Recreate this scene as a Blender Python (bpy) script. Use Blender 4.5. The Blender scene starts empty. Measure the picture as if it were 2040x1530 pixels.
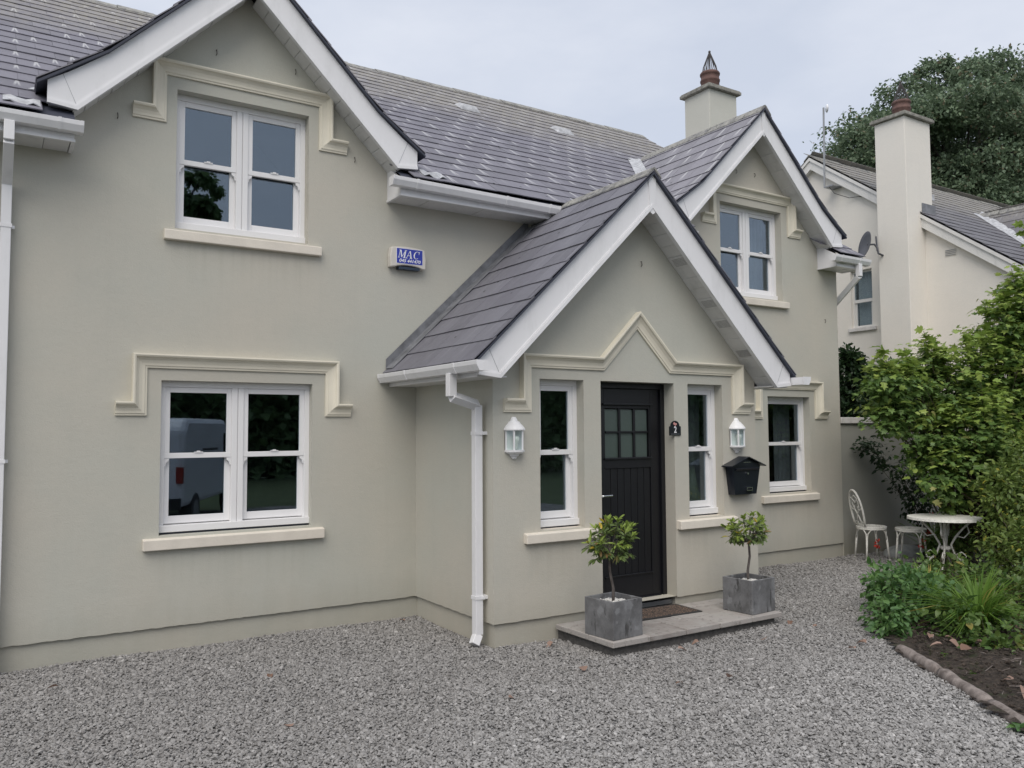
import bpy, math, random
import numpy as np
from mathutils import Vector, Matrix

# ------------------------------------------------------------------ camera, world, sun, exposure
sc = bpy.context.scene
COL = sc.collection
CAM = Vector((-3.4956, -7.1968, 1.75))
cam_d = bpy.data.cameras.new("camera")
cam_d.sensor_width = 36.0
cam_d.lens = 1642.135 / 2040 * 36
cam_d.clip_start, cam_d.clip_end = 0.05, 1500
cam = bpy.data.objects.new("camera", cam_d); COL.objects.link(cam)
_r, _u, _f = Vector((0.84290621, -0.53802819, -0.00589808)), Vector((-0.02577589, -0.05132631, 0.99834924)), Vector((0.53744276, 0.84136275, 0.05713142))
M = Matrix.Identity(4)
for i in range(3):
    M[i][0], M[i][1], M[i][2] = _r[i], _u[i], -_f[i]
M.translation = CAM
cam.matrix_world = M
sc.camera = cam

SUN_EL, SUN_AZ = 52.0, 222.0     # azimuth clockwise from +Y
world = bpy.data.worlds.new("World"); sc.world = world; world.use_nodes = True
nt = world.node_tree; nt.nodes.clear()
sky = nt.nodes.new("ShaderNodeTexSky"); sky.sky_type = 'NISHITA'; sky.sun_disc = False
sky.sun_elevation = math.radians(SUN_EL); sky.sun_rotation = math.radians(SUN_AZ)
sky.air_density, sky.dust_density, sky.ozone_density = 1.0, 3.5, 1.2
tc = nt.nodes.new("ShaderNodeTexCoord")
nz = nt.nodes.new("ShaderNodeTexNoise"); nz.inputs["Scale"].default_value = 2.4; nz.inputs["Detail"].default_value = 6; nz.inputs["Roughness"].default_value = .55
mp = nt.nodes.new("ShaderNodeMapping"); mp.inputs["Scale"].default_value = (1, 1, 2.5)
nt.links.new(tc.outputs["Generated"], mp.inputs[0]); nt.links.new(mp.outputs[0], nz.inputs["Vector"])
cr = nt.nodes.new("ShaderNodeValToRGB")
cr.color_ramp.elements[0].position, cr.color_ramp.elements[0].color = .35, (4.25, 4.6, 5.35, 1)
cr.color_ramp.elements[1].position, cr.color_ramp.elements[1].color = .75, (5.7, 5.9, 6.4, 1)
nt.links.new(nz.outputs["Fac"], cr.inputs[0])
mx = nt.nodes.new("ShaderNodeMix"); mx.data_type = 'RGBA'; mx.inputs[0].default_value = 0.90
nt.links.new(sky.outputs[0], mx.inputs["A"]); nt.links.new(cr.outputs[0], mx.inputs["B"])
bg = nt.nodes.new("ShaderNodeBackground"); bg.inputs["Strength"].default_value = 0.105
nt.links.new(mx.outputs["Result"], bg.inputs["Color"])
wo = nt.nodes.new("ShaderNodeOutputWorld"); nt.links.new(bg.outputs[0], wo.inputs[0])

sd = bpy.data.lights.new("sun", 'SUN'); sd.energy = 1.5; sd.angle = math.radians(50); sd.color = (1.0, .935, .85)
sun = bpy.data.objects.new("sun", sd); COL.objects.link(sun)
_el, _az = math.radians(SUN_EL), math.radians(SUN_AZ)
_sv = Vector((math.sin(_az) * math.cos(_el), math.cos(_az) * math.cos(_el), math.sin(_el)))
sun.rotation_euler = (-_sv).to_track_quat('-Z', 'Y').to_euler()
sun.location = _sv * 30
sc.view_settings.view_transform = 'Standard'; sc.view_settings.look = 'None'
sc.view_settings.exposure = 0.55; sc.view_settings.gamma = 1.0; sc.view_settings.use_curve_mapping = False
sc.render.engine = 'CYCLES'
sc.cycles.max_bounces = 6; sc.cycles.transparent_max_bounces = 8
try:
    sc.cycles.use_denoising = True
except Exception:
    pass

rng = np.random.default_rng(7)
random.seed(7)
R = random.uniform

# ------------------------------------------------------------------ materials
def srgb(r, g, b):
    return tuple(((c / 255 / 12.92) if c / 255 <= .04045 else ((c / 255 + .055) / 1.055) ** 2.4) for c in (r, g, b))

class NT:
    def __init__(s, name):
        s.m = bpy.data.materials.new(name); s.m.use_nodes = True
        s.t = s.m.node_tree; s.n = s.t.nodes; s.p = s.n["Principled BSDF"]; s.out = s.n["Material Output"]
    def new(s, k, **kw):
        x = s.n.new(k)
        for a, v in kw.items():
            setattr(x, a, v)
        return x
    def link(s, a, b): s.t.links.new(a, b)
    def coord(s, kind="Object"):
        return s.new("ShaderNodeTexCoord").outputs[kind]
    def pos(s): return s.new("ShaderNodeNewGeometry").outputs["Position"]
    def map(s, v, sc_=(1, 1, 1)):
        m = s.new("ShaderNodeMapping"); m.inputs["Scale"].default_value = sc_; s.link(v, m.inputs[0]); return m.outputs[0]
    def noise(s, v, scale, detail=4, rough=.55, out="Fac"):
        x = s.new("ShaderNodeTexNoise"); x.inputs["Scale"].default_value = scale
        x.inputs["Detail"].default_value = detail; x.inputs["Roughness"].default_value = rough
        if v is not None: s.link(v, x.inputs["Vector"])
        return x.outputs[out]
    def vor(s, v, scale, feat='F1', out="Distance"):
        x = s.new("ShaderNodeTexVoronoi"); x.feature = feat; x.inputs["Scale"].default_value = scale
        if v is not None: s.link(v, x.inputs["Vector"])
        return x.outputs[out]
    def ramp(s, f, stops):
        x = s.new("ShaderNodeValToRGB"); e = x.color_ramp.elements
        while len(e) < len(stops): e.new(.5)
        for i, (p, c) in enumerate(stops):
            e[i].position = p; e[i].color = (c if hasattr(c, '__len__') else (c, c, c))[:3] + (1,) if hasattr(c, '__len__') else (c, c, c, 1)
        s.link(f, x.inputs[0]); return x.outputs["Color"]
    def mix(s, f, a, b, mode='MIX'):
        x = s.new("ShaderNodeMix", data_type='RGBA', blend_type=mode)
        for v, k in ((f, 0), (a, "A"), (b, "B")):
            if hasattr(v, 'links'): s.link(v, x.inputs[k])
            elif k == 0: x.inputs[0].default_value = v
            else: x.inputs[k].default_value = tuple(v)[:3] + (1,)
        return x.outputs["Result"]
    def math(s, op, a, b=0., c=None):
        x = s.new("ShaderNodeMath", operation=op)
        for i, v in enumerate((a, b, c)):
            if v is None: continue
            if hasattr(v, 'links'): s.link(v, x.inputs[i])
            else: x.inputs[i].default_value = v
        return x.outputs[0]
    def sep(s, v):
        x = s.new("ShaderNodeSeparateXYZ"); s.link(v, x.inputs[0]); return x.outputs
    def rnd(s):
        a = s.new("ShaderNodeObjectInfo").outputs["Random"]; b = s.new("ShaderNodeNewGeometry").outputs["Random Per Island"]
        return s.math('FRACT', s.math('ADD', a, b))
    def bump(s, h, strength=.3, dist=.01):
        x = s.new("ShaderNodeBump"); x.inputs["Strength"].default_value = strength; x.inputs["Distance"].default_value = dist
        s.link(h, x.inputs["Height"]); s.link(x.outputs[0], s.p.inputs["Normal"]); return x
    def col(s, c):
        if hasattr(c, 'links'): s.link(c, s.p.inputs["Base Color"])
        else: s.p.inputs["Base Color"].default_value = tuple(c)[:3] + (1,)
    def set(s, **kw):
        for k, v in kw.items():
            k = k.replace('_', ' ')
            if hasattr(v, 'links'): s.link(v, s.p.inputs[k])
            else: s.p.inputs[k].default_value = v

def simple(name, c, rough=.5, var=.08, scale=6, bump=0., bscale=80, metallic=0.):
    t = NT(name); p = t.pos(); n = t.noise(p, scale, 5)
    t.col(t.mix(t.ramp(n, [(.3, 0.), (.7, 1.)]), tuple(x * (1 - var) for x in c), tuple(min(1, x * (1 + var)) for x in c)))
    t.set(Roughness=rough, Metallic=metallic)
    if bump: t.bump(t.noise(p, bscale, 3), bump, .004)
    return t.m

def render_mat(name, c, warm, stain=.25):
    t = NT(name); p = t.pos()
    big = t.noise(p, .55, 4); mid = t.noise(p, 3.2, 6, .65)
    base = t.mix(t.ramp(big, [(.35, 0.), (.65, 1.)]), c, warm)
    base = t.mix(t.math('MULTIPLY', t.ramp(mid, [(.48, 0.), (.75, 1.)]), .25), base, tuple(x * .86 for x in c))
    # rain streaks and splash dirt near the ground
    z = t.sep(p)[2]
    streak = t.noise(t.map(p, (9, 9, .6)), 1.0, 4)
    low = t.ramp(t.math('ADD', z, t.math('MULTIPLY', streak, .35)), [(.22, 1.), (.62, 0.)])
    base = t.mix(t.math('MULTIPLY', low, stain), base, srgb(120, 116, 96))
    base = t.mix(t.math('MULTIPLY', t.ramp(streak, [(.55, 0.), (.8, 1.)]), .10), base, tuple(x * .75 for x in c))
    sp = t.vor(p, 14, out="Distance"); base = t.mix(t.math('MULTIPLY', t.ramp(sp, [(.03, 1.), (.07, 0.)]), t.math('MULTIPLY', t.ramp(t.noise(p, 1.7, 2), [(.6, 0.), (.68, 1.)]), .5)), base, (.6, .59, .55))
    patch = t.ramp(t.noise(p, 1.1, 5, .6), [(.46, 0.), (.60, 1.)]); base = t.mix(t.math('MULTIPLY', patch, .10), base, tuple(x * 1.14 for x in c))
    base = t.mix(t.math('MULTIPLY', t.ramp(t.noise(p, 38, 4, .75), [(.40, 1.), (.52, 0.)]), .07), base, tuple(x * .7 for x in c))
    x, y_, z_ = t.sep(p)
    for xa, xb, zt in ((-2.36, -.98, .80), (-2.25, -1.0, 3.33), (4.9, 5.9, .80), (.32, 1.05, .80), (2.05, 2.78, .80)) if name == "painted_render" else ():
        inx = t.math('MULTIPLY', t.ramp(t.math('SUBTRACT', x, xa), [(0., 0.), (.08, 1.)]), t.ramp(t.math('SUBTRACT', xb, x), [(0., 0.), (.08, 1.)]))
        inz = t.math('MULTIPLY', t.ramp(t.math('SUBTRACT', zt + .01, z_), [(0., 0.), (.01, 1.)]), t.ramp(t.math('SUBTRACT', zt, z_), [(.0, 1.), (.42, 0.)]))
        drip = t.ramp(t.noise(t.map(p, (16, 16, .35)), 1.0, 3, .6), [(.44, .1), (.64, 1.)])
        base = t.mix(t.math('MULTIPLY', t.math('MULTIPLY', inx, inz), t.math('MULTIPLY', drip, .11)), base, srgb(128, 124, 106))
    t.col(base); t.set(Roughness=.93)
    h = t.math('ADD', t.noise(p, 95, 4, .6), t.math('MULTIPLY', t.noise(t.map(p, (1, 1, 1.8)), 9, 5, .6), 1.3)); t.bump(h, .30, .005)
    return t.m

M_wall = render_mat("painted_render", (.470, .474, .422), (.505, .472, .405))
M_nwall = render_mat("cream_render", (.76, .735, .68), (.78, .735, .67), .25)
M_gwall = render_mat("garden_wall_render", (.40, .40, .36), (.34, .335, .30), .6)
M_chim = render_mat("chimney_render", (.64, .635, .58), (.52, .52, .47), .1)
M_cream = simple("cream_paint", (.70, .66, .55), .75, .05, 5, .25, 60)
M_sill = simple("cream_sill_paint", (.69, .64, .56), .7, .06, 7, .25, 60)
M_ncoping = simple("white_coping", (.66, .64, .62), .8, .2, 9, .3, 40)

def upvc(name, c, dirt=.12):
    t = NT(name); p = t.pos(); n = t.noise(t.map(p, (3, 3, 1)), 2.3, 6, .7)
    base = t.mix(t.math('MULTIPLY', t.ramp(n, [(.5, 0.), (.8, 1.)]), dirt), c, (.42, .43, .42))
    t.col(base); t.set(Roughness=.38); t.p.inputs["Specular IOR Level"].default_value = .4
    return t.m
M_white = upvc("white_upvc", (.76, .76, .775), .28)
M_win = upvc("window_upvc", (.79, .785, .79), .03)
M_soffit = upvc("soffit_upvc", (.66, .66, .66), .7)
M_woodwhite = upvc("painted_barge_timber", (.72, .71, .69), .6)

def slate_mat(name, base, streaks=.5, lichen_z=None, purple=.5):
    t = NT(name); p = t.pos(); r = t.rnd()
    uv = t.new("ShaderNodeUVMap"); uv.uv_map = "UVMap"; u, v, _ = t.sep(uv.outputs[0])
    a = tuple(x * .82 for x in base); b = tuple(x * 1.22 for x in base)
    c = t.mix(r, a, b)
    c = t.mix(t.math('MULTIPLY', t.noise(p, 2.1, 4), .5), c, tuple(x * f for x, f in zip(base, (1.1, 1.0, 1.15))))
    n = t.noise(t.map(p, (14, 14, 9)), 1.0, 5, .7)
    c = t.mix(t.math('MULTIPLY', t.ramp(n, [(.45, 0.), (.75, 1.)]), .35), c, tuple(x * 1.5 for x in base))
    # lime runs below each joint (u: 0 centre of slate, +-.5 its edges; v: 0 lower edge, 1 top)
    r2 = t.math('FRACT', t.math('MULTIPLY', r, 17.3)); r3 = t.math('FRACT', t.math('MULTIPLY', r, 41.7))
    w = t.math('ABSOLUTE', t.math('SUBTRACT', t.math('ABSOLUTE', t.math('ADD', u, t.math('MULTIPLY', t.noise(p, 30, 2), .04))), t.math('MULTIPLY', t.math('SUBTRACT', 1.0, v), .08)))
    s_ = t.math('MULTIPLY', t.ramp(w, [(.014, 1.), (.040, 0.)]), t.ramp(t.math('ADD', v, t.math('MULTIPLY', r3, .6)), [(.35, 0.), (.7, 1.)]))
    s_ = t.math('MULTIPLY', s_, t.ramp(r2, [(.25, 0.), (.45, 1.)]))
    c = t.mix(t.math('MULTIPLY', s_, streaks), c, (.55, .56, .57))
    # moss tufts
    ms = t.math('MULTIPLY', t.ramp(t.vor(p, 5.5), [(.06, 1.), (.1, 0.)]), t.ramp(t.noise(p, 2.3, 1), [(.5, 0.), (.55, 1.)]))
    c = t.mix(ms, c, (.018, .02, .018))
    if lichen_z:
        z = t.sep(p)[2]
        lf = t.ramp(t.math('ADD', z, t.math('MULTIPLY', t.noise(p, 1.6, 5, .7), 1.5)), [(0.0, 0.), (1.0, 1.)])
        k = t.math('MULTIPLY', t.math('SUBTRACT', t.math('ADD', z, t.math('MULTIPLY', t.noise(p, 1.4, 5, .7), 1.8)), lichen_z + .9), 1.1)
        k = t.math('MINIMUM', t.math('MAXIMUM', k, 0.), 1.)
        k = t.math('MULTIPLY', k, t.ramp(t.noise(p, 16, 3, .7), [(.32, .1), (.55, 1.)]))
        c = t.mix(t.math('MULTIPLY', k, .62), c, (.31, .29, .235))
    t.col(c); t.set(Roughness=.62); t.p.inputs["Specular IOR Level"].default_value = .45
    t.bump(t.noise(t.map(p, (22, 22, 22)), 1.6, 4), .35, .004)
    return t.m
M_slate = slate_mat("roof_slate", (.155, .155, .178), .62, 5.7)
M_slate_porch = slate_mat("porch_slate", (.142, .144, .162), .06)
M_slate_dormer = slate_mat("dormer_slate", (.20, .20, .218), .75)
M_nslate = slate_mat("neighbour_slate", (.12, .12, .13), .2, 5.6)
M_under = simple("roof_underlay", (.035, .04, .06), .6, .1)
M_lead = simple("lead_flashing", (.16, .165, .18), .45, .35, 9, .4, 25)
M_leadpale = simple("weathered_lead", (.42, .43, .45), .5, .3, 12, .5, 25)

def ridge_mat():
    t = NT("ridge_tile_concrete"); p = t.pos()
    c = t.mix(t.ramp(t.noise(p, 9, 5, .75), [(.35, 0.), (.65, 1.)]), (.16, .16, .165), (.36, .355, .32))
    c = t.mix(t.ramp(t.noise(p, 22, 4, .7), [(.58, 0.), (.64, 1.)]), c, (.05, .055, .045))
    t.col(c); t.set(Roughness=.9); t.bump(t.noise(p, 30, 4), .6, .01); return t.m
M_ridge = ridge_mat()

def glass_mat(name, tint=(.8, .85, .86), ior=.125, trans=.75):
    t = NT(name); n = t.n; n.remove(t.p)
    lw = t.new("ShaderNodeLayerWeight"); lw.inputs["Blend"].default_value = .5
    r0 = ior; fr_out = t.math('ADD', r0, t.math('MULTIPLY', 1 - r0, t.math('POWER', lw.outputs["Facing"], 4.)))
    gl = t.new("ShaderNodeBsdfGlossy"); gl.inputs["Roughness"].default_value = .012; gl.inputs["Color"].default_value = (.74, .86, 1, 1)
    tr = t.new("ShaderNodeBsdfTransparent"); tr.inputs["Color"].default_value = tint + (1,)
    b = t.new("ShaderNodeBump"); b.inputs["Strength"].default_value = .02; b.inputs["Distance"].default_value = .02
    t.link(t.noise(t.pos(), 2.2, 1), b.inputs["Height"]); t.link(b.outputs[0], gl.inputs["Normal"])
    m = t.new("ShaderNodeMixShader"); t.link(fr_out, m.inputs[0]); t.link(tr.outputs[0], m.inputs[1]); t.link(gl.outputs[0], m.inputs[2])
    t.link(m.outputs[0], t.out.inputs[0]); return t.m
M_glass = glass_mat("window_glass")
M_lglass = glass_mat("lantern_glass", (.86, .92, .90), .05)
def frosted():
    t = NT("frosted_door_glass"); t.col((.06, .085, .075)); t.set(Roughness=.32); t.p.inputs["Specular IOR Level"].default_value = .9
    t.bump(t.noise(t.pos(), 55, 2), .35, .004); return t.m
M_frost = frosted()
M_door = simple("black_door_paint", (.0065, .0068, .009), .42, .1, 30, .15, 200)
M_doorframe = simple("black_frame_paint", (.007, .0075, .010), .35, .1, 30)
M_chrome = simple("brushed_chrome", (.65, .66, .68), .22, .03, 8, metallic=1.)
M_lampwhite = upvc("white_cast_aluminium", (.80, .80, .81), .06)
M_bulb = simple("lamp_bulb", (.75, .76, .74), .25, .02)
M_box = simple("letterbox_black", (.009, .012, .019), .3, .15, 20)
M_sign = simple("sign_black", (.008, .01, .013), .3, .1)
M_letter = simple("white_lettering", (.8, .81, .84), .5, .02)
M_alarm = simple("alarm_plastic", (.61, .58, .53), .5, .05)
M_blue = simple("alarm_blue", srgb(42, 58, 160), .4, .12)
M_bluelens = simple("strobe_lens", (.015, .03, .055), .3, .05)
M_curtain = simple("net_curtain", (.55, .56, .60), .9, .1, 30)
M_dcurtain = simple("grey_curtain", (.20, .20, .205), .9, .15, 8)
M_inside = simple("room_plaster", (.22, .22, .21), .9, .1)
M_pot = simple("terracotta", (.125, .070, .060), .8, .25, 14, .3, 50)
M_cap = simple("chimney_cap_concrete", (.24, .235, .21), .9, .4, 16, .6, 30)
M_wire = simple("cowl_wire", (.10, .09, .085), .5, .1, metallic=.6)
M_galv = simple("galvanised_steel", (.33, .34, .35), .45, .1, metallic=.7)
M_dish = simple("dish_grey", (.085, .09, .105), .5, .1)
M_cast = simple("cream_painted_iron", (.72, .71, .66), .5, .15, 30, .3, 60)
M_table = simple("white_painted_iron", (.76, .75, .70), .5, .2, 35, .2, 60)
M_pebble = simple("white_pebble", (.72, .71, .68), .7, .12, 40)

def concrete_mat():
    t = NT("planter_concrete"); p = t.pos(); n1 = t.noise(p, 4.2, 6, .68); n2 = t.noise(t.map(p, (1, 1, .3)), 11, 5, .7)
    c = t.mix(t.ramp(n1, [(.38, 0.), (.62, 1.)]), (.105, .105, .107), (.20, .203, .21))
    c = t.mix(t.ramp(n2, [(.56, 0.), (.63, 1.)]), c, (.06, .06, .06))
    c = t.mix(t.math('MULTIPLY', t.ramp(t.noise(p, 7, 4), [(.57, 0.), (.62, 1.)]), .6), c, (.25, .255, .265))
    t.col(c); t.set(Roughness=.75); t.bump(t.noise(p, 45, 4), .25, .004); return t.m
M_conc = concrete_mat()

def flag_mat():
    t = NT("paving_flag"); p = t.pos(); r = t.rnd()
    c = t.mix(r, (.26, .235, .22), (.36, .335, .315))
    c = t.mix(t.ramp(t.noise(p, 7, 6, .7), [(.42, 0.), (.75, 1.)]), c, (.36, .35, .33))
    c = t.mix(t.math('MULTIPLY', t.ramp(t.noise(p, 18, 4, .7), [(.56, 0.), (.66, 1.)]), .5), c, (.12, .11, .10))
    t.col(c); t.set(Roughness=.85); t.bump(t.math('ADD', t.noise(p, 20, 5), t.noise(p, 90, 2)), .4, .006); return t.m
M_flag = flag_mat()
M_flagbase = simple("paving_base", (.10, .095, .09), .95, .3, 20, .5, 40)
M_mortar = simple("mortar", (.17, .165, .155), .95, .2, 30, .5, 60)

def mat_mat():
    t = NT("doormat_weave"); p = t.coord("Object")
    w = t.vor(p, 42, 'DISTANCE_TO_EDGE'); c = t.mix(t.ramp(w, [(.06, 0.), (.2, 1.)]), (.035, .028, .024), (.17, .115, .085))
    t.col(c); t.set(Roughness=.95); t.bump(w, .8, .01); return t.m
M_mat = mat_mat()
M_matborder = simple("rubber_border", (.03, .03, .03), .7, .1)

def gravel_ground():
    t = NT("gravel_bed"); p = t.pos(); v = t.vor(p, 52, out="Color"); d = t.vor(p, 52)
    g = t.sep(v)[0]
    c = t.ramp(g, [(0., (.17, .17, .17)), (.5, (.29, .285, .28)), (1., (.46, .455, .45))])
    c = t.mix(t.ramp(d, [(.35, 0.), (.75, 1.)]), c, (.06, .058, .056))
    y = t.noise(p, .7, 3); c = t.mix(t.math('MULTIPLY', t.ramp(y, [(.45, 0.), (.7, 1.)]), .3), c, (.16, .145, .13))
    t.col(c); t.set(Roughness=.95); t.bump(t.math('SUBTRACT', 1., d), .8, .02); return t.m
M_gravel = gravel_ground()
def stone_mat():
    t = NT("gravel_stone"); r = t.new("ShaderNodeObjectInfo").outputs["Random"]; p = t.pos()
    c = t.ramp(r, [(0., (.19, .187, .184)), (.25, (.27, .267, .263)), (.7, (.36, .356, .35)), (.95, (.44, .435, .428)), (1., (.58, .57, .56))])
    big = t.noise(p, .45, 3)
    # damp, dirtier stones away from the wheel tracks and near the planting
    d = t.ramp(t.math('ADD', t.math('MULTIPLY', t.sep(p)[1], .11), t.math('ADD', 1.02, t.math('MULTIPLY', big, .5))), [(.62, 0.), (1.15, 1.)])
    c = t.mix(t.math('MULTIPLY', d, .45), c, (.155, .143, .132))
    t.col(c); t.set(Roughness=.8); return t.m
M_stone = stone_mat()
def soil_mat():
    t = NT("dark_soil"); p = t.pos()
    c = t.mix(t.ramp(t.noise(p, 26, 6, .8), [(.4, 0.), (.7, 1.)]), (.03, .023, .018), (.14, .108, .085))
    c = t.mix(t.ramp(t.noise(p, 6, 5, .7), [(.55, 0.), (.68, 1.)]), c, (.035, .045, .015))
    t.col(c); t.set(Roughness=1.); t.bump(t.noise(p, 30, 6, .75), 1., .04); return t.m
M_soil = soil_mat()
M_grassland = simple("lawn_ground", (.05, .075, .025), 1., .3, 1.5, .8, 20)

def bark_mat(name, a, b, sc_=12):
    t = NT(name); p = t.pos(); n = t.noise(t.map(p, (1.5, 1.5, .5)), sc_, 6, .7)
    t.col(t.mix(t.ramp(n, [(.35, 0.), (.65, 1.)]), a, b)); t.set(Roughness=.9); t.bump(n, .7, .01); return t.m
M_bark = bark_mat("bark", (.05, .042, .034), (.13, .115, .095))
M_stem = bark_mat("bay_stem", (.06, .05, .045), (.16, .14, .13), 30)
M_twig = bark_mat("twig", (.045, .035, .022), (.10, .08, .05), 20)
M_log = bark_mat("weathered_log", (.12, .10, .09), (.30, .26, .24), 9)
M_bigbark = bark_mat("tree_bark", (.035, .03, .027), (.09, .08, .07), 3)

def leaf_mat(name, a, b, c3=None, rough=.42, trans=.35, spec=.4):
    """a..b: range of colours leaf by leaf; c3: a few odd (yellowing) leaves."""
    t = NT(name); p = t.pos(); r = t.rnd()
    c = t.mix(r, a, b)
    c = t.mix(t.math('MULTIPLY', t.ramp(t.noise(p, 1.9, 3), [(.35, 0.), (.7, 1.)]), .5), c, a)
    if c3:
        r2 = t.math('FRACT', t.math('MULTIPLY', r, 29.7)); c = t.mix(t.ramp(r2, [(.955, 0.), (.985, 1.)]), c, c3)
    t.col(c); t.set(Roughness=rough); t.p.inputs["Specular IOR Level"].default_value = spec
    tl = t.new("ShaderNodeBsdfTranslucent"); t.link(c, tl.inputs["Color"])
    m = t.new("ShaderNodeMixShader"); m.inputs[0].default_value = trans
    t.link(t.p.outputs[0], m.inputs[1]); t.link(tl.outputs[0], m.inputs[2]); t.link(m.outputs[0], t.out.inputs[0])
    return t.m
L_bay_new = leaf_mat("bay_leaf_new", (.22, .31, .06), (.36, .46, .11), (.55, .40, .05))
L_bay_old = leaf_mat("bay_leaf_old", (.12, .18, .06), (.21, .27, .095), (.28, .18, .08))
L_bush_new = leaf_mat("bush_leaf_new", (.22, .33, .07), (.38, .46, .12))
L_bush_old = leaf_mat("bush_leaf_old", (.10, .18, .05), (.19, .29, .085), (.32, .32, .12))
L_yel = leaf_mat("golden_shrub_leaf", (.10, .16, .04), (.23, .30, .075), (.42, .38, .06))
L_nettle = leaf_mat("nettle_leaf", (.075, .16, .055), (.15, .27, .08))
L_weed = leaf_mat("weed_leaf", (.07, .14, .035), (.17, .24, .06), (.3, .26, .07))
L_blade = leaf_mat("blade_leaf", (.11, .21, .035), (.20, .33, .06), (.4, .34, .09))
L_dark = leaf_mat("dark_evergreen_leaf", (.02, .045, .02), (.045, .085, .032))
L_tree = leaf_mat("sycamore_leaf", (.125, .175, .115), (.20, .27, .16), (.27, .22, .15), .55, .3, .3)  # leaf green lightened and blued: distance haze put into the colour
L_hedge = leaf_mat("hedge_leaf", (.14, .22, .10), (.22, .33, .14))
M_red = simple("crocosmia_red", (.45, .03, .015), .5, .2)
M_deadleaf = leaf_mat("dead_leaf", (.20, .12, .085), (.42, .30, .25), (.30, .11, .03), .8, .2)
M_vanwhite = simple("van_paint", (.72, .74, .78), .25, .02)
M_tyre = simple("tyre_rubber", (.02, .02, .02), .8)
M_taillight = simple("tail_light", (.30, .03, .025), .2)
M_vanglass = simple("van_glass", (.01, .012, .015), .05)

# ------------------------------------------------------------------ object helpers
WORLD = {}                                   # object -> world offset of its origin (before the root is turned)
def tag(o, label=None, cat=None, group=None, kind=None):
    if label: o["label"] = label
    if cat: o["category"] = cat
    if group: o["group"] = group
    if kind: o["kind"] = kind
    return o
def thing(name, label, cat, loc=(0, 0, 0), group=None):
    o = bpy.data.objects.new(name, None); COL.objects.link(o); o.empty_display_size = .1
    o.location = loc; WORLD[o.name] = Vector(loc); return tag(o, label, cat, group)
def link(name, me, parent=None, loc=None):
    o = bpy.data.objects.new(name, me); COL.objects.link(o)
    w = Vector(loc) if loc is not None else Vector((0, 0, 0)); WORLD[o.name] = w
    if parent: o.parent = parent; o.location = w - WORLD[parent.name]
    else: o.location = w
    return o
def deform(o): return o

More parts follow.
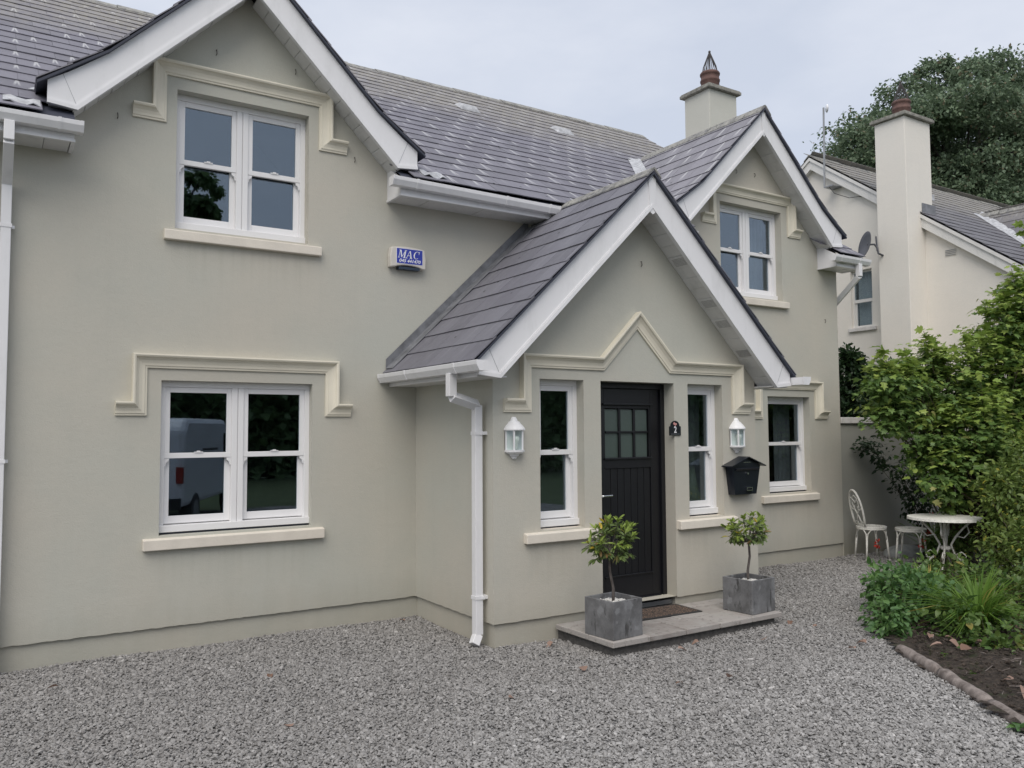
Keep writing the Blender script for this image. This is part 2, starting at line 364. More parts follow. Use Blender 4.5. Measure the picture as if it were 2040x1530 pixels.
class MB:
    def __init__(s): s.v, s.f, s.m, s.uv = [], [], [], None
    def add(s, vs, fs, mi=0):
        k = len(s.v); s.v += [tuple(v) for v in vs]; s.f += [tuple(i + k for i in f) for f in fs]; s.m += [mi] * len(fs); return s
    def box(s, x0, x1, y0, y1, z0, z1, mi=0):
        return s.add([(x0, y0, z0), (x1, y0, z0), (x1, y1, z0), (x0, y1, z0), (x0, y0, z1), (x1, y0, z1), (x1, y1, z1), (x0, y1, z1)],
                     [(0, 3, 2, 1), (4, 5, 6, 7), (0, 1, 5, 4), (1, 2, 6, 5), (2, 3, 7, 6), (3, 0, 4, 7)], mi)
    def obox(s, a, b, w, h, mi=0, up=(0, 0, 1)):
        """bar from a to b, w wide, h high"""
        a, b = Vector(a), Vector(b); d = (b - a).normalized(); sd_ = d.cross(Vector(up))
        if sd_.length < 1e-4: sd_ = d.cross(Vector((0, 1, 0)))
        sd_.normalize(); u = sd_.cross(d); vs = []
        for p in (a, b):
            for q, r in ((-1, -1), (1, -1), (1, 1), (-1, 1)): vs.append(p + sd_ * q * w / 2 + u * r * h / 2)
        return s.add(vs, [(0, 1, 2, 3), (7, 6, 5, 4), (0, 4, 5, 1), (1, 5, 6, 2), (2, 6, 7, 3), (3, 7, 4, 0)], mi)
    def prism(s, pts, ax, a, b, mi=0):
        """polygon (2d) extruded along ax from a to b. ax='y': pts are (x,z); 'x': (y,z); 'z': (x,y)"""
        def P(p, t): return {'y': (p[0], t, p[1]), 'x': (t, p[0], p[1]), 'z': (p[0], p[1], t)}[ax]
        n = len(pts); vs = [P(p, a) for p in pts] + [P(p, b) for p in pts]
        fs = [tuple(range(n)), tuple(range(2 * n - 1, n - 1, -1))] + [(i, i + n, (i + 1) % n + n, (i + 1) % n) for i in range(n)]
        return s.add(vs, fs, mi)
    def tube(s, path, r, n=8, mi=0, caps=True):
        path = [Vector(p) for p in path]; rr = r if hasattr(r, '__len__') else [r] * len(path); vs, fs = [], []
        up = None
        for i, p in enumerate(path):
            d = (path[min(i + 1, len(path) - 1)] - path[max(i - 1, 0)]).normalized()
            if up is None: up = d.orthogonal().normalized()
            else:
                up = (up - d * up.dot(d)); up = up.normalized() if up.length > 1e-6 else d.orthogonal().normalized()
            sd_ = d.cross(up)
            for k in range(n):
                t = 2 * math.pi * k / n; vs.append(p + (up * math.cos(t) + sd_ * math.sin(t)) * rr[i])
        for i in range(len(path) - 1):
            for k in range(n): fs.append((i * n + k, i * n + (k + 1) % n, (i + 1) * n + (k + 1) % n, (i + 1) * n + k))
        if caps: fs += [tuple(range(n - 1, -1, -1)), tuple((len(path) - 1) * n + k for k in range(n))]
        return s.add(vs, fs, mi)
    def lathe(s, prof, c, n=16, a0=0., a1=2 * math.pi, mi=0, closed=True):
        """prof: (radius, z) list; c centre"""
        vs, fs = [], []; m = n if closed else n + 1
        for r, z in prof:
            for k in range(m):
                t = a0 + (a1 - a0) * k / n; vs.append((c[0] + r * math.cos(t), c[1] + r * math.sin(t), c[2] + z))
        for i in range(len(prof) - 1):
            for k in range(n if not closed else n):
                k2 = (k + 1) % m if closed else k + 1
                fs.append((i * m + k, i * m + k2, (i + 1) * m + k2, (i + 1) * m + k))
        return s.add(vs, fs, mi)
    def build(s, name, mats, parent=None, smooth=False, bevel=0., kind=None, label=None, origin=None):
        V = np.array(s.v, float); c = (V.min(0) + V.max(0)) / 2 if origin is None else np.array(origin, float)
        me = bpy.data.meshes.new(name); me.from_pydata([tuple(x) for x in V - c], [], s.f)
        for m in (mats if isinstance(mats, (list, tuple)) else [mats]): me.materials.append(m)
        if len(set(s.m)) > 1: me.polygons.foreach_set("material_index", s.m)
        if smooth: me.polygons.foreach_set("use_smooth", [True] * len(s.f))
        me.update(); o = link(name, me, parent, c)
        if bevel:
            b = o.modifiers.new("bevel", 'BEVEL'); b.width = bevel; b.segments = 2; b.limit_method = 'ANGLE'; b.angle_limit = math.radians(40)
        if kind: o["kind"] = kind
        if label: o["label"] = label
        return o
def mb(): return MB()
def recalc(o):
    import bmesh
    bm = bmesh.new(); bm.from_mesh(o.data); bmesh.ops.recalc_face_normals(bm, faces=bm.faces); bm.to_mesh(o.data); bm.free(); return o

# ------------------------------------------------------------------ ground
g = mb(); S = 400
g.add([(-S, -S, -.03), (S, -S, -.03), (S, S, -.03), (-S, S, -.03)], [(0, 1, 2, 3)]); tag(g.build("ground", M_grassland), kind="structure")
# gravel drive, gently uneven
xs = np.linspace(-9, 8, 69); ys = np.linspace(-12, .6, 53)
bed = [(1.0, -5.5), (2.62, -3.27), (2.95, -2.85), (3.84, -2.25), (5.2, -1.55), (6.3, -1.15), (7.3, -.75), (7.5, 1), (60, 1), (60, -30), (-6, -16)]
def in_poly(x, y, P):
    c = False; n = len(P)
    for i in range(n):
        (x1, y1), (x2, y2) = P[i], P[(i + 1) % n]
        if (y1 > y) != (y2 > y) and x < (x2 - x1) * (y - y1) / (y2 - y1) + x1: c = not c
    return c
def gz(x, y): return .012 * math.sin(x * 1.3 + 1) * math.sin(y * 1.1) + .006 * math.sin(x * 4.1 + y * 3.3)
vs = [(x, y, gz(x, y)) for y in ys for x in xs]; nx = len(xs)
fs = [(j * nx + i, j * nx + i + 1, (j + 1) * nx + i + 1, (j + 1) * nx + i) for j in range(len(ys) - 1) for i in range(nx - 1)]
tag(mb().add(vs, fs).build("gravel_drive", M_gravel, smooth=True), kind="structure")
# soil bed
bx = np.linspace(.4, 16, 157); by = np.linspace(-9.5, 0.0, 96)
vs = [(x, y, .028 + .03 * math.sin(x * 2.3) * math.sin(y * 2.9) + .014 * R(0, 1)) for y in by for x in bx]; nx = len(bx)
fs = []
for j in range(len(by) - 1):
    for i in range(nx - 1):
        if in_poly((bx[i] + bx[i + 1]) / 2, (by[j] + by[j + 1]) / 2, [(p[0] - .015, p[1] + .005) for p in bed]): fs.append((j * nx + i, j * nx + i + 1, (j + 1) * nx + i + 1, (j + 1) * nx + i))
tag(mb().add(vs, fs).build("flower_bed_soil", M_soil, smooth=True), kind="structure")

# gravel stones: instances on a cloud of points
def stone_mesh(seed):
    rg = np.random.default_rng(seed)
    t = (1 + 5 ** .5) / 2
    v = np.array([(-1, t, 0), (1, t, 0), (-1, -t, 0), (1, -t, 0), (0, -1, t), (0, 1, t), (0, -1, -t), (0, 1, -t), (t, 0, -1), (t, 0, 1), (-t, 0, -1), (-t, 0, 1)], float) / 1.9
    f = [(0, 11, 5), (0, 5, 1), (0, 1, 7), (0, 7, 10), (0, 10, 11), (1, 5, 9), (5, 11, 4), (11, 10, 2), (10, 7, 6), (7, 1, 8), (3, 9, 4), (3, 4, 2), (3, 2, 6), (3, 6, 8), (3, 8, 9), (4, 9, 5), (2, 4, 11), (6, 2, 10), (8, 6, 7), (9, 8, 1)]
    v = v * rg.uniform(.7, 1.3, (12, 1)) * np.array([rg.uniform(1.0, 1.5), rg.uniform(.7, 1.0), rg.uniform(.45, .7)])
    me = bpy.data.meshes.new("stone_shape"); me.from_pydata([tuple(x) for x in v], [], f); me.materials.append(M_stone); return me
stone_col = bpy.data.collections.new("stone_shapes")
for k in range(6):
    stone_col.objects.link(bpy.data.objects.new("stone_shape", stone_mesh(k)))
def scatter(name, P, scale, label, kind="stuff"):
    n = len(P); me = bpy.data.meshes.new(name); me.vertices.add(n); me.vertices.foreach_set("co", P.astype(np.float32).ravel())
    a = me.attributes.new("size", 'FLOAT', 'POINT'); a.data.foreach_set("value", scale.astype(np.float32))
    a = me.attributes.new("turn", 'FLOAT_VECTOR', 'POINT')
    rot = np.stack([rng.uniform(-.7, .7, n), rng.uniform(-.7, .7, n), rng.uniform(0, 6.28, n)], 1); a.data.foreach_set("vector", rot.astype(np.float32).ravel())
    a = me.attributes.new("pick", 'INT', 'POINT'); a.data.foreach_set("value", rng.integers(0, 6, n).astype(np.int32))
    o = link(name, me); tag(o, label, None, None, kind)
    ng = bpy.data.node_groups.new(name, 'GeometryNodeTree')
    ng.interface.new_socket("Geometry", in_out='INPUT', socket_type='NodeSocketGeometry'); ng.interface.new_socket("Geometry", in_out='OUTPUT', socket_type='NodeSocketGeometry')
    N = ng.nodes.new; gi, go = N("NodeGroupInput"), N("NodeGroupOutput"); iop = N("GeometryNodeInstanceOnPoints"); ci = N("GeometryNodeCollectionInfo")
    ci.inputs["Collection"].default_value = stone_col; ci.inputs["Separate Children"].default_value = True; ci.inputs["Reset Children"].default_value = True
    def attr(nm, ty):
        x = N("GeometryNodeInputNamedAttribute"); x.data_type = ty; x.inputs["Name"].default_value = nm; return x.outputs["Attribute"]
    L = ng.links.new
    L(gi.outputs[0], iop.inputs["Points"]); L(ci.outputs[0], iop.inputs["Instance"]); iop.inputs["Pick Instance"].default_value = True
    L(attr("pick", 'INT'), iop.inputs["Instance Index"]); L(attr("size", 'FLOAT'), iop.inputs["Scale"])
    L(attr("turn", 'FLOAT_VECTOR'), iop.inputs["Rotation"]); L(iop.outputs[0], go.inputs[0])
    md = o.modifiers.new("scatter", 'NODES'); md.node_group = ng; return o
def gravel_points(n):
    out = []
    fx, fy = _f.x, _f.y
    nn = n * 8
    x = rng.uniform(-8.2, 7.6, nn); y = rng.uniform(-7.2, .0, nn)
    dep = (x - CAM.x) * fx + (y - CAM.y) * fy; lat = (x - CAM.x) * _r.x + (y - CAM.y) * _r.y
    ok = (dep > 2.7) & (np.abs(lat) < dep * .66 + .5)
    ok &= ~((x > 0.0) & (x < 3.13) & (y > -1.41))
    ok &= ~((x > .64) & (x < 2.52) & (y > -2.12) & (y < -1.3))
    keep = rng.uniform(0, 1, nn) < np.clip(1.25 - dep * .07, .45, 1.)
    ok &= keep
    x, y, dep = x[ok], y[ok], dep[ok]
    inb = np.array([in_poly(a + R(-.06, .06), b + R(-.06, .06), bed) for a, b in zip(x, y)])
    x, y, dep = x[~inb][:n], y[~inb][:n], dep[~inb][:n]
    z = .012 * np.sin(x * 1.3 + 1) * np.sin(y * 1.1) + .006 * np.sin(x * 4.1 + y * 3.3) + rng.uniform(.000, .012, len(x))
    s = np.clip(rng.lognormal(math.log(.0082), .28, len(x)), .005, .018) * np.clip(.85 + dep * .035, 1, 1.2)
    return np.stack([x, y, z], 1), s
P, s = gravel_points(175000)
scatter("gravel", P, s, "loose pale grey gravel covering the drive")

# ------------------------------------------------------------------ the cottage
H = thing("cottage", "sage green rendered cottage with black front door, pointed porch and two white trimmed gables", "house")
HR, HL, PZ = 6.503, -6.2, .197
PY, PX0, PX1 = -1.43, 0.0, 3.131

def wall_grid(m, x0, x1, z0, z1, y, openings, depth, flip=1, ax='y', mi=0, open_top=()):
    """wall skin in the plane y with rectangular openings (x0,x1,z0,z1) and reveals going depth inwards"""
    X = sorted({x0, x1} | {o[0] for o in openings} | {o[1] for o in openings}); Z = sorted({z0, z1} | {o[2] for o in openings} | {o[3] for o in openings})
    def P(x, yy, z): return (x, yy, z) if ax == 'y' else (yy, x, z)
    for i in range(len(X) - 1):
        for j in range(len(Z) - 1):
            cx, cz = (X[i] + X[i + 1]) / 2, (Z[j] + Z[j + 1]) / 2
            if any(o[0] < cx < o[1] and o[2] < cz < o[3] for o in openings): continue
            m.add([P(X[i], y, Z[j]), P(X[i + 1], y, Z[j]), P(X[i + 1], y, Z[j + 1]), P(X[i], y, Z[j + 1])], [(0, 1, 2, 3)], mi)
    for a, b, c, d in openings:
        e = y + depth
        m.add([P(a, y, c), P(a, e, c), P(a, e, d), P(a, y, d)], [(0, 1, 2, 3)], mi); m.add([P(b, y, c), P(b, e, c), P(b, e, d), P(b, y, d)], [(3, 2, 1, 0)], mi)
        if d not in open_top: m.add([P(a, y, d), P(a, e, d), P(b, e, d), P(b, y, d)], [(0, 1, 2, 3)], mi)
        m.add([P(a, y, c), P(b, y, c), P(b, e, c), P(a, e, c)], [(0, 1, 2, 3)], mi)

WA, WC = (-2.209, -1.077, 3.451, 4.63), (-2.292, -1.026, .922, 2.183)
WB, WD = (4.213, 5.363, 3.451, 4.63), (5.02, 5.851, .922, 2.183)
SL, SR = (.466, .935, .911, 2.195), (2.191, 2.66, .911, 2.195)
DO = (1.125, 2.01, .12, 2.195)
GA, GB, GP = -1.638, 4.765, 1.545
REV = .17
w = mb()
wall_grid(w, HL, HR, PZ, 4.2, 0, [WC, WD, (WA[0], WA[1], WA[2], 4.2), (WB[0], WB[1], WB[2], 4.2)], REV, open_top=(4.2,))
for gc, W_ in ((GA, WA), (GB, WB)):           # gable heads above 4.2 m round the window heads
    ap = 5.60; a, b = W_[0], W_[1]; hw = ap - 4.2
    zl, zr = ap - (gc - a), ap - (b - gc)
    w.add([(gc - hw, 0, 4.2), (a, 0, 4.2), (a, 0, zl)], [(0, 1, 2)]); w.add([(b, 0, 4.2), (gc + hw, 0, 4.2), (b, 0, zr)], [(0, 1, 2)])
    w.add([(a, 0, 4.63), (b, 0, 4.63), (b, 0, zr), (gc, 0, ap), (a, 0, zl)], [(0, 1, 2, 3, 4)])
    e = REV
    w.add([(a, 0, 4.2), (a, e, 4.2), (a, e, 4.63), (a, 0, 4.63)], [(0, 1, 2, 3)]); w.add([(b, 0, 4.2), (b, e, 4.2), (b, e, 4.63), (b, 0, 4.63)], [(3, 2, 1, 0)])
    w.add([(a, 0, 4.63), (a, e, 4.63), (b, e, 4.63), (b, 0, 4.63)], [(0, 1, 2, 3)])
# side and rear walls
w.add([(HR, 0, 0), (HR, 8.3, 0), (HR, 8.3, 4.3), (HR, 4.15, 7.08), (HR, 0, 4.3)], [(0, 1, 2, 3, 4)])
w.add([(HL, 8.3, 0), (HL, 8.3, 4.3), (HR, 8.3, 4.3), (HR, 8.3, 0)], [(0, 1, 2, 3)])
w.add([(HL, 0, 0), (HL, 8.3, 0), (HL, 8.3, 4.3), (HL, 4.15, 7.08), (HL, 0, 4.3)], [(4, 3, 2, 1, 0)])
w.build("front_wall", M_wall, H)
w = mb(); wall_grid(w, PX0, PX1, PZ, 2.30, PY, [SL, SR, (DO[0], DO[1], PZ, DO[3])], .16)
w.add([(PX0, PY, 2.30), (PX1, PY, 2.30), (GP + .01, PY, 2.30 + (PX1 - GP) * .965)], [(0, 1, 2)])
w.add([(PX0, 0, PZ), (PX0, PY, PZ), (PX0, PY, 2.30), (PX0, 0, 2.30)], [(0, 1, 2, 3)])
w.add([(PX1, PY, PZ), (PX1, 0, PZ), (PX1, 0, 2.30), (PX1, PY, 2.30)], [(0, 1, 2, 3)])
w.add([(PX0, PY, PZ), (PX0, PY + .012, PZ), (PX1, PY + .012, PZ), (PX1, PY, PZ)], [(0, 1, 2, 3)])
w.build("porch_wall", M_wall, H)
pl = mb(); pl.add([(HL, .026, -.1), (0.026, .026, -.1), (0.026, .026, PZ), (HL, .026, PZ)], [(0, 1, 2, 3)]); pl.add([(PX1, .026, -.1), (HR - .01, .026, -.1), (HR - .01, .026, PZ), (PX1, .026, PZ)], [(0, 1, 2, 3)])
pl.add([(.026, .026, -.1), (.026, PY + .026, -.1), (.026, PY + .026, PZ), (.026, .026, PZ)], [(0, 1, 2, 3)])
pl.add([(.026, PY + .026, -.1), (DO[0], PY + .026, -.1), (DO[0], PY + .026, PZ), (.026, PY + .026, PZ)], [(0, 1, 2, 3)])
pl.add([(DO[1], PY + .026, -.1), (PX1 - .026, PY + .026, -.1), (PX1 - .026, PY + .026, PZ), (DO[1], PY + .026, PZ)], [(0, 1, 2, 3)])
pl.add([(PX1 - .026, PY + .026, -.1), (PX1 - .026, .026, -.1), (PX1 - .026, .026, PZ), (PX1 - .026, PY + .026, PZ)], [(0, 1, 2, 3)])
for xx in (DO[0], DO[1]): pl.add([(xx, PY + .026, 0), (xx, PY + .16, 0), (xx, PY + .16, PZ), (xx, PY + .026, PZ)], [(0, 1, 2, 3)])
pl.build("plinth", M_wall, H)
# uneven lower lip of the render above the plinth
lp = mb()
def lip(a, b, n):
    a, b = Vector(a), Vector(b); N = (b - a).normalized().cross(Vector((0, 0, 1)))
    dz = [R(-.004, .002) for _ in range(n + 1)]
    for i in range(n):
        p, q = a.lerp(b, i / n), a.lerp(b, (i + 1) / n)
        for k, (u, v) in enumerate(((dz[i], dz[i + 1]),)):
            A = p + N * .001; B = q + N * .001
            lp.add([A + Vector((0, 0, u - .006)), B + Vector((0, 0, v - .006)), B + Vector((0, 0, .012)), A + Vector((0, 0, .012)), A - N * .028 + Vector((0, 0, u - .006)), B - N * .028 + Vector((0, 0, v - .006))], [(0, 1, 2, 3), (4, 5, 1, 0)])
lip((HL, 0, PZ), (0, 0, PZ), 170); lip((0, 0, PZ), (0, PY, PZ), 40); lip((0, PY, PZ), (DO[0], PY, PZ), 20); lip((DO[1], PY, PZ), (PX1, PY, PZ), 20); lip((PX1, 0, PZ), (HR, 0, PZ), 50)
lp.build("render_lip", M_wall, H, kind="stuff")
# dim rooms behind the glass
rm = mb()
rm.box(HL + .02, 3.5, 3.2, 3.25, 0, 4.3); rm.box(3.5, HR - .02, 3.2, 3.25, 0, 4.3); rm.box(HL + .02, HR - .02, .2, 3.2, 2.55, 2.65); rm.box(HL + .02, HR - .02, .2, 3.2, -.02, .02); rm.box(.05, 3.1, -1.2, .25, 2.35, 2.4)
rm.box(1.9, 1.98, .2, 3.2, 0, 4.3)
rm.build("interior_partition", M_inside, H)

# windows ----------------------------------------------------------------
def window(o, y, lights, parent, horns=True):
    x0, x1, z0, z1 = o; sill_h = .055
    z0 += .018
    fr = mb(); d0, d1 = y, y + .075
    fr.box(x0, x0 + .045, d0, d1, z0 + sill_h, z1 - .05); fr.box(x1 - .045, x1, d0, d1, z0 + sill_h, z1 - .05)
    fr.box(x0, x1, d0, d1, z1 - .05, z1); fr.box(x0, x1, d0 - .022, d1, z0, z0 + sill_h)
    m = .05 if lights == 2 else 0
    segs = []
    if lights == 2:
        c = (x0 + x1) / 2; fr.box(c - .05, c - .003, d0, d1, z0 + sill_h, z1 - .05); fr.box(c + .003, c + .05, d0, d1, z0 + sill_h, z1 - .05)
        fr.box(c - .003, c + .003, d0 + .008, d1, z0 + sill_h, z1 - .05)
        segs = [(x0 + .045, c - .05), (c + .05, x1 - .045)]
    else: segs = [(x0 + .045, x1 - .045)]
    W = fr.build("window", M_win, parent, bevel=.003)
    zb, zt = z0 + sill_h, z1 - .05; mid = (zb + zt) / 2 + .0
    for a, b in segs:
        st = .047
        # lower sash sits behind the upper one
        s = mb(); ya, yb = y + .046, y + .072
        s.box(a, a + st, ya, yb, zb + .006, mid - .012); s.box(b - st, b, ya, yb, zb + .006, mid - .012); s.box(a + st, b - st, ya, yb, zb + .006, zb + .07)
        s.box(a + .008, b - .008, ya - .004, ya, zb + .012, zb + .018)
        S1 = s.build("lower_sash", M_win, W, bevel=.003)
        mb().box(a + st - .004, b - st + .004, yb - .014, yb - .008, zb + .066, mid).build("pane", M_glass, W)
        s = mb(); ya, yb = y + .012, y + .04
        s.box(a, a + st - .006, ya, yb, mid + .022, zt); s.box(b - st + .006, b, ya, yb, mid + .022, zt); s.box(a + st - .006, b - st + .006, ya, yb, zt - .045, zt); s.box(a, b, ya - .004, yb, mid - .022, mid + .022)
        if horns:
            for sx, e in ((1, a), (-1, b)):
                pts = [(e, mid - .022), (e + sx * .04, mid - .022), (e + sx * .036, mid - .045), (e + sx * .016, mid - .06), (e + sx * .010, mid - .09), (e, mid - .09)]
                s.prism(pts, 'y', ya, yb - .003)
        S2 = s.build("upper_sash", M_win, W, bevel=.003)
        mb().box(a + st - .010, b - st + .010, yb - .014, yb - .008, mid + .018, zt - .04).build("pane", M_glass, W)
        c = (a + b) / 2
        hd = mb(); hd.box(c - .035, c + .035, ya - .012, ya - .004, mid + .022, mid + .030); hd.box(c - .014, c + .014, ya - .012, ya - .004, mid + .030, mid + .038)
        hd.build("sash_catch", M_win, W)
    # dark packer under the frame
    mb().box(x0 + .004, x1 - .004, y + .0, y + .07, o[2] + .001, z0 - .001).build("sill_packer", M_under, W)
    return W
window(WA, .10, 2, H); window(WC, .075, 2, H); window(WB, .10, 2, H); window(WD, .10, 1, H)
window(SL, PY + .10, 1, H); window(SR, PY + .10, 1, H)
def sill(x0, x1, z0, z1, y, parent=None):
    s = mb(); s.prism([(y - .052, z0), (y - .052, z1 - .012), (y + .10, z1 + .012), (y + .10, z0)], 'x', x0, x1); return s.build("window_sill", M_sill, parent or H, bevel=.006)
sill(-2.298, -.963, 3.345, 3.437, 0); sill(-2.414, -.92, .811, .908, 0); sill(4.12, 5.443, 3.345, 3.437, 0); sill(4.858, 5.958, .811, .908, 0)
sill(.297, 1.09, .816, .905, PY); sill(2.029, 2.80, .816, .905, PY)
# curtains
def curtain(x0, x1, z0, z1, y, mat, n=26, parent=None, ax='y', amp=.018):
    m = mb(); vs = []
    for i in range(n + 1):
        x = x0 + (x1 - x0) * i / n; d = y + amp * math.sin(i * 1.9) + R(-.004, .004)
        vs += [(x, d, z0), (x, d, z1)] if ax == 'y' else [(d, x, z0), (d, x, z1)]
    m.add(vs, [(2 * i, 2 * i + 2, 2 * i + 3, 2 * i + 1) for i in range(n)]); return m.build("curtain", mat, parent or H, smooth=True)
curtain(5.50, 5.85, .85, 2.2, .32, M_dcurtain, 14); curtain(2.40, 2.68, .85, 2.2, PY + .35, M_dcurtain, 12); curtain(5.12, 5.4, 3.4, 4.7, .36, M_dcurtain, 12); curtain(4.2, 4.4, 3.4, 4.7, .36, M_dcurtain, 10)

# hood mouldings ---------------------------------------------------------
PROF = [(0., 0.), (0., .07), (.012, .072), (.024, .066), (.030, .050), (.050, .034), (.075, .026), (.094, .024), (.098, .018), (.112, .016), (.112, 0.)]
def hood(outer, y, closed_dir=None):
    """outer: 2-d path (x,z) of the outer edge, the moulding lies to its right-hand side; ends at the last points"""
    P = [Vector(p) for p in outer]; n = len(P); m = mb(); rings = []
    def nrm(a, b): d = (b - a).normalized(); return Vector((d.y, -d.x))
    for i in range(n):
        if i == 0: nn = nrm(P[0], P[1]); k = 1
        elif i == n - 1: nn = nrm(P[-2], P[-1]); k = 1
        else:
            a, b = nrm(P[i - 1], P[i]), nrm(P[i], P[i + 1]); nn = (a + b).normalized(); k = 1 / max(.3, nn.dot(a))
        rings.append([(P[i].x + nn.x * k * u, y - d, P[i].y + nn.y * k * u) for u, d in PROF])
    vs = [v for r_ in rings for v in r_]; q = len(PROF)
    fs = [(i * q + j, (i + 1) * q + j, (i + 1) * q + j + 1, i * q + j + 1) for i in range(n - 1) for j in range(q - 1)]
    fs += [tuple(range(q)), tuple(reversed([(n - 1) * q + j for j in range(q)]))]
    m.add(vs, fs); o = m.build("hood_moulding", M_cream, H); return recalc(o)
def hood_rect(xl, xr, zt, zs, sl, sr, y, mid=None):
    path = [(sl, zs), (xl, zs), (xl, zt)] + (mid or []) + [(xr, zt), (xr, zs), (sr, zs)]
    return hood(path, y)
hood_rect(-2.514, -.797, 2.392, 2.005, -2.633, -.668, 0)
hood_rect(-2.405, -.872, 4.845, 4.44, -2.55, -.72, 0)
hood_rect(4.03, 5.596, 4.84, 4.43, 3.885, 5.735, 0)
hood_rect(4.80, 6.071, 2.388, 2.0, 4.68, 6.205, 0)
hood_rect(.262, 2.906, 2.400, 2.02, .10, 3.045, PY, [(1.114, 2.400), (1.554, 2.842), (1.998, 2.400)])

# front door --------------------------------------------------------------
yd = PY + .13
f = mb(); f.box(DO[0], DO[0] + .05, yd, yd + .09, .165, 2.14); f.box(DO[1] - .05, DO[1], yd, yd + .09, .165, 2.14); f.box(DO[0], DO[1], yd, yd + .09, 2.14, 2.195)
D = f.build("front_door", M_doorframe, H, bevel=.004)
x0, x1, z0, z1 = DO[0] + .05, DO[1] - .05, .175, 2.14; ys = yd + .028
s = mb(); s.box(x0, x0 + .11, ys, ys + .045, z0, z1); s.box(x1 - .11, x1, ys, ys + .045, z0, z1); s.box(x0 + .11, x1 - .11, ys, ys + .045, z1 - .14, z1); s.box(x0 + .11, x1 - .11, ys, ys + .045, 1.40, 1.50)
s.box(x0 + .11, x1 - .11, ys, ys + .045, z0, z0 + .235); s.build("door_slab", M_door, D, bevel=.003)
np_ = 7; wx = (x1 - x0 - .22) / np_
for i in range(np_):
    a = x0 + .11 + i * wx; mb().box(a + .0025, a + wx - .0025, ys + .010, ys + .04, z0 + .235, 1.40).build("door_plank", M_door, D, bevel=.004)
mb().box(x0 + .10, x1 - .10, ys - .012, ys, z0 + .235, z0 + .25).build("weather_bar", M_door, D, bevel=.004)
mb().box(x0 + .02, x1 - .02, ys - .03, ys, z0 + .0, z0 + .03).build("drip_bar", M_door, D, bevel=.006)
mb().box(x0 + .09, x1 - .09, ys - .022, ys, 1.985, 2.003).build("shelf_bar", M_door, D, bevel=.004)
mb().box(x0 + .105, x1 - .105, ys - .018, ys, 1.482, 1.50).build("glazing_shelf", M_door, D, bevel=.004)
ga, gb = x0 + .125, x1 - .125; gw = (gb - ga) / 3; zz = (1.515, 1.74, 1.955)
b_ = mb()
b_.box(x0 + .11, x1 - .11, ys + .004, ys + .04, 1.955, 2.0); b_.box(x0 + .11, ga, ys + .004, ys + .04, 1.50, 1.955); b_.box(gb, x1 - .11, ys + .004, ys + .04, 1.50, 1.955)
for i in (1, 2): b_.box(ga + gw * i - .012, ga + gw * i + .012, ys + .006, ys + .03, 1.50, 1.955)
for i in range(3): b_.box(ga + gw * i + .012, ga + gw * (i + 1) - .012, ys + .006, ys + .03, 1.728, 1.745)
b_.build("glazing_bar", M_door, D, bevel=.002)
for i in range(3):
    for j in range(2): mb().box(ga + gw * i + .010, ga + gw * (i + 1) - .010, ys + .024, ys + .030, zz[j] - .014, zz[j + 1] - .008).build("pane", M_frost, D)
h = mb(); h.box(x0 + .015, x0 + .055, ys - .008, ys, 1.04, 1.22); h.tube([(x0 + .035, ys - .005, 1.155), (x0 + .035, ys - .05, 1.155), (x0 + .05, ys - .055, 1.156), (x0 + .16, ys - .05, 1.157)], .0095, 8); h.build("door_handle", M_chrome, D, smooth=False)
mb().box(DO[0], DO[1], PY + .06, yd + .09, .122, .165).build("door_threshold", M_galv, D, bevel=.004)

# roofs: decks and slates -----------------------------------------------------
SW, SE = .30, .25                                  # slate width, exposed length
def slate_mesh(wd, ln, mat, name="slate"):
    """local x along the course, y up the slope, z outwards; origin at the middle of the lower edge"""
    a, t = wd / 2 - .0009, .009; L_ = ln + .035
    v = [(-a, 0, .004), (a, 0, .004), (a, L_, -.006), (-a, L_, -.006), (-a, 0, .004 + t), (a, 0, .004 + t), (a, L_, .002), (-a, L_, .002)]
    f_ = [(0, 3, 2, 1), (4, 5, 6, 7), (0, 1, 5, 4), (1, 2, 6, 5), (2, 3, 7, 6), (3, 0, 4, 7)]
    me = bpy.data.meshes.new(name); me.from_pydata(v, [], f_); me.materials.append(mat)
    uv = me.uv_layers.new(name="UVMap")
    for lp_ in me.loops:
        x, y, _ = v[lp_.vertex_index]; uv.data[lp_.index].uv = (x / SW, min(1, y / SE))
    return me
_slates = {}
def get_slate(wd, mat):
    k = (round(wd, 2), mat.name)
    if k not in _slates: _slates[k] = slate_mesh(k[0], SE, mat)
    return _slates[k]
def merged(name, items, parent, mat, kind="stuff"):
    """items: list of (mesh, Matrix in world) joined into one mesh"""
    V, F, U = [], [], []; k = 0; co = {}
    for me, mt in items:
        if me.name not in co:
            a = np.empty(len(me.vertices) * 3); me.vertices.foreach_get("co", a); uvl = me.uv_layers.get("UVMap")
            u = np.empty(len(me.loops) * 2)
            if uvl: uvl.data.foreach_get("uv", u)
            co[me.name] = (np.c_[a.reshape(-1, 3), np.ones(len(me.vertices))], [tuple(p.vertices) for p in me.polygons], u if uvl else None)
        a, fs_, u = co[me.name]; V.append((a @ np.array(mt).T)[:, :3]); F += [tuple(i + k for i in f__) for f__ in fs_]; k += len(a)
        if u is not None: U.append(u)
    V = np.concatenate(V); me = bpy.data.meshes.new(name); c = (V.min(0) + V.max(0)) / 2; me.from_pydata([tuple(x) for x in V - c], [], F); me.materials.append(mat)
    if U: me.uv_layers.new(name="UVMap").data.foreach_set("uv", np.concatenate(U))
    o = link(name, me, parent, c)
    if kind: o["kind"] = kind
    return o
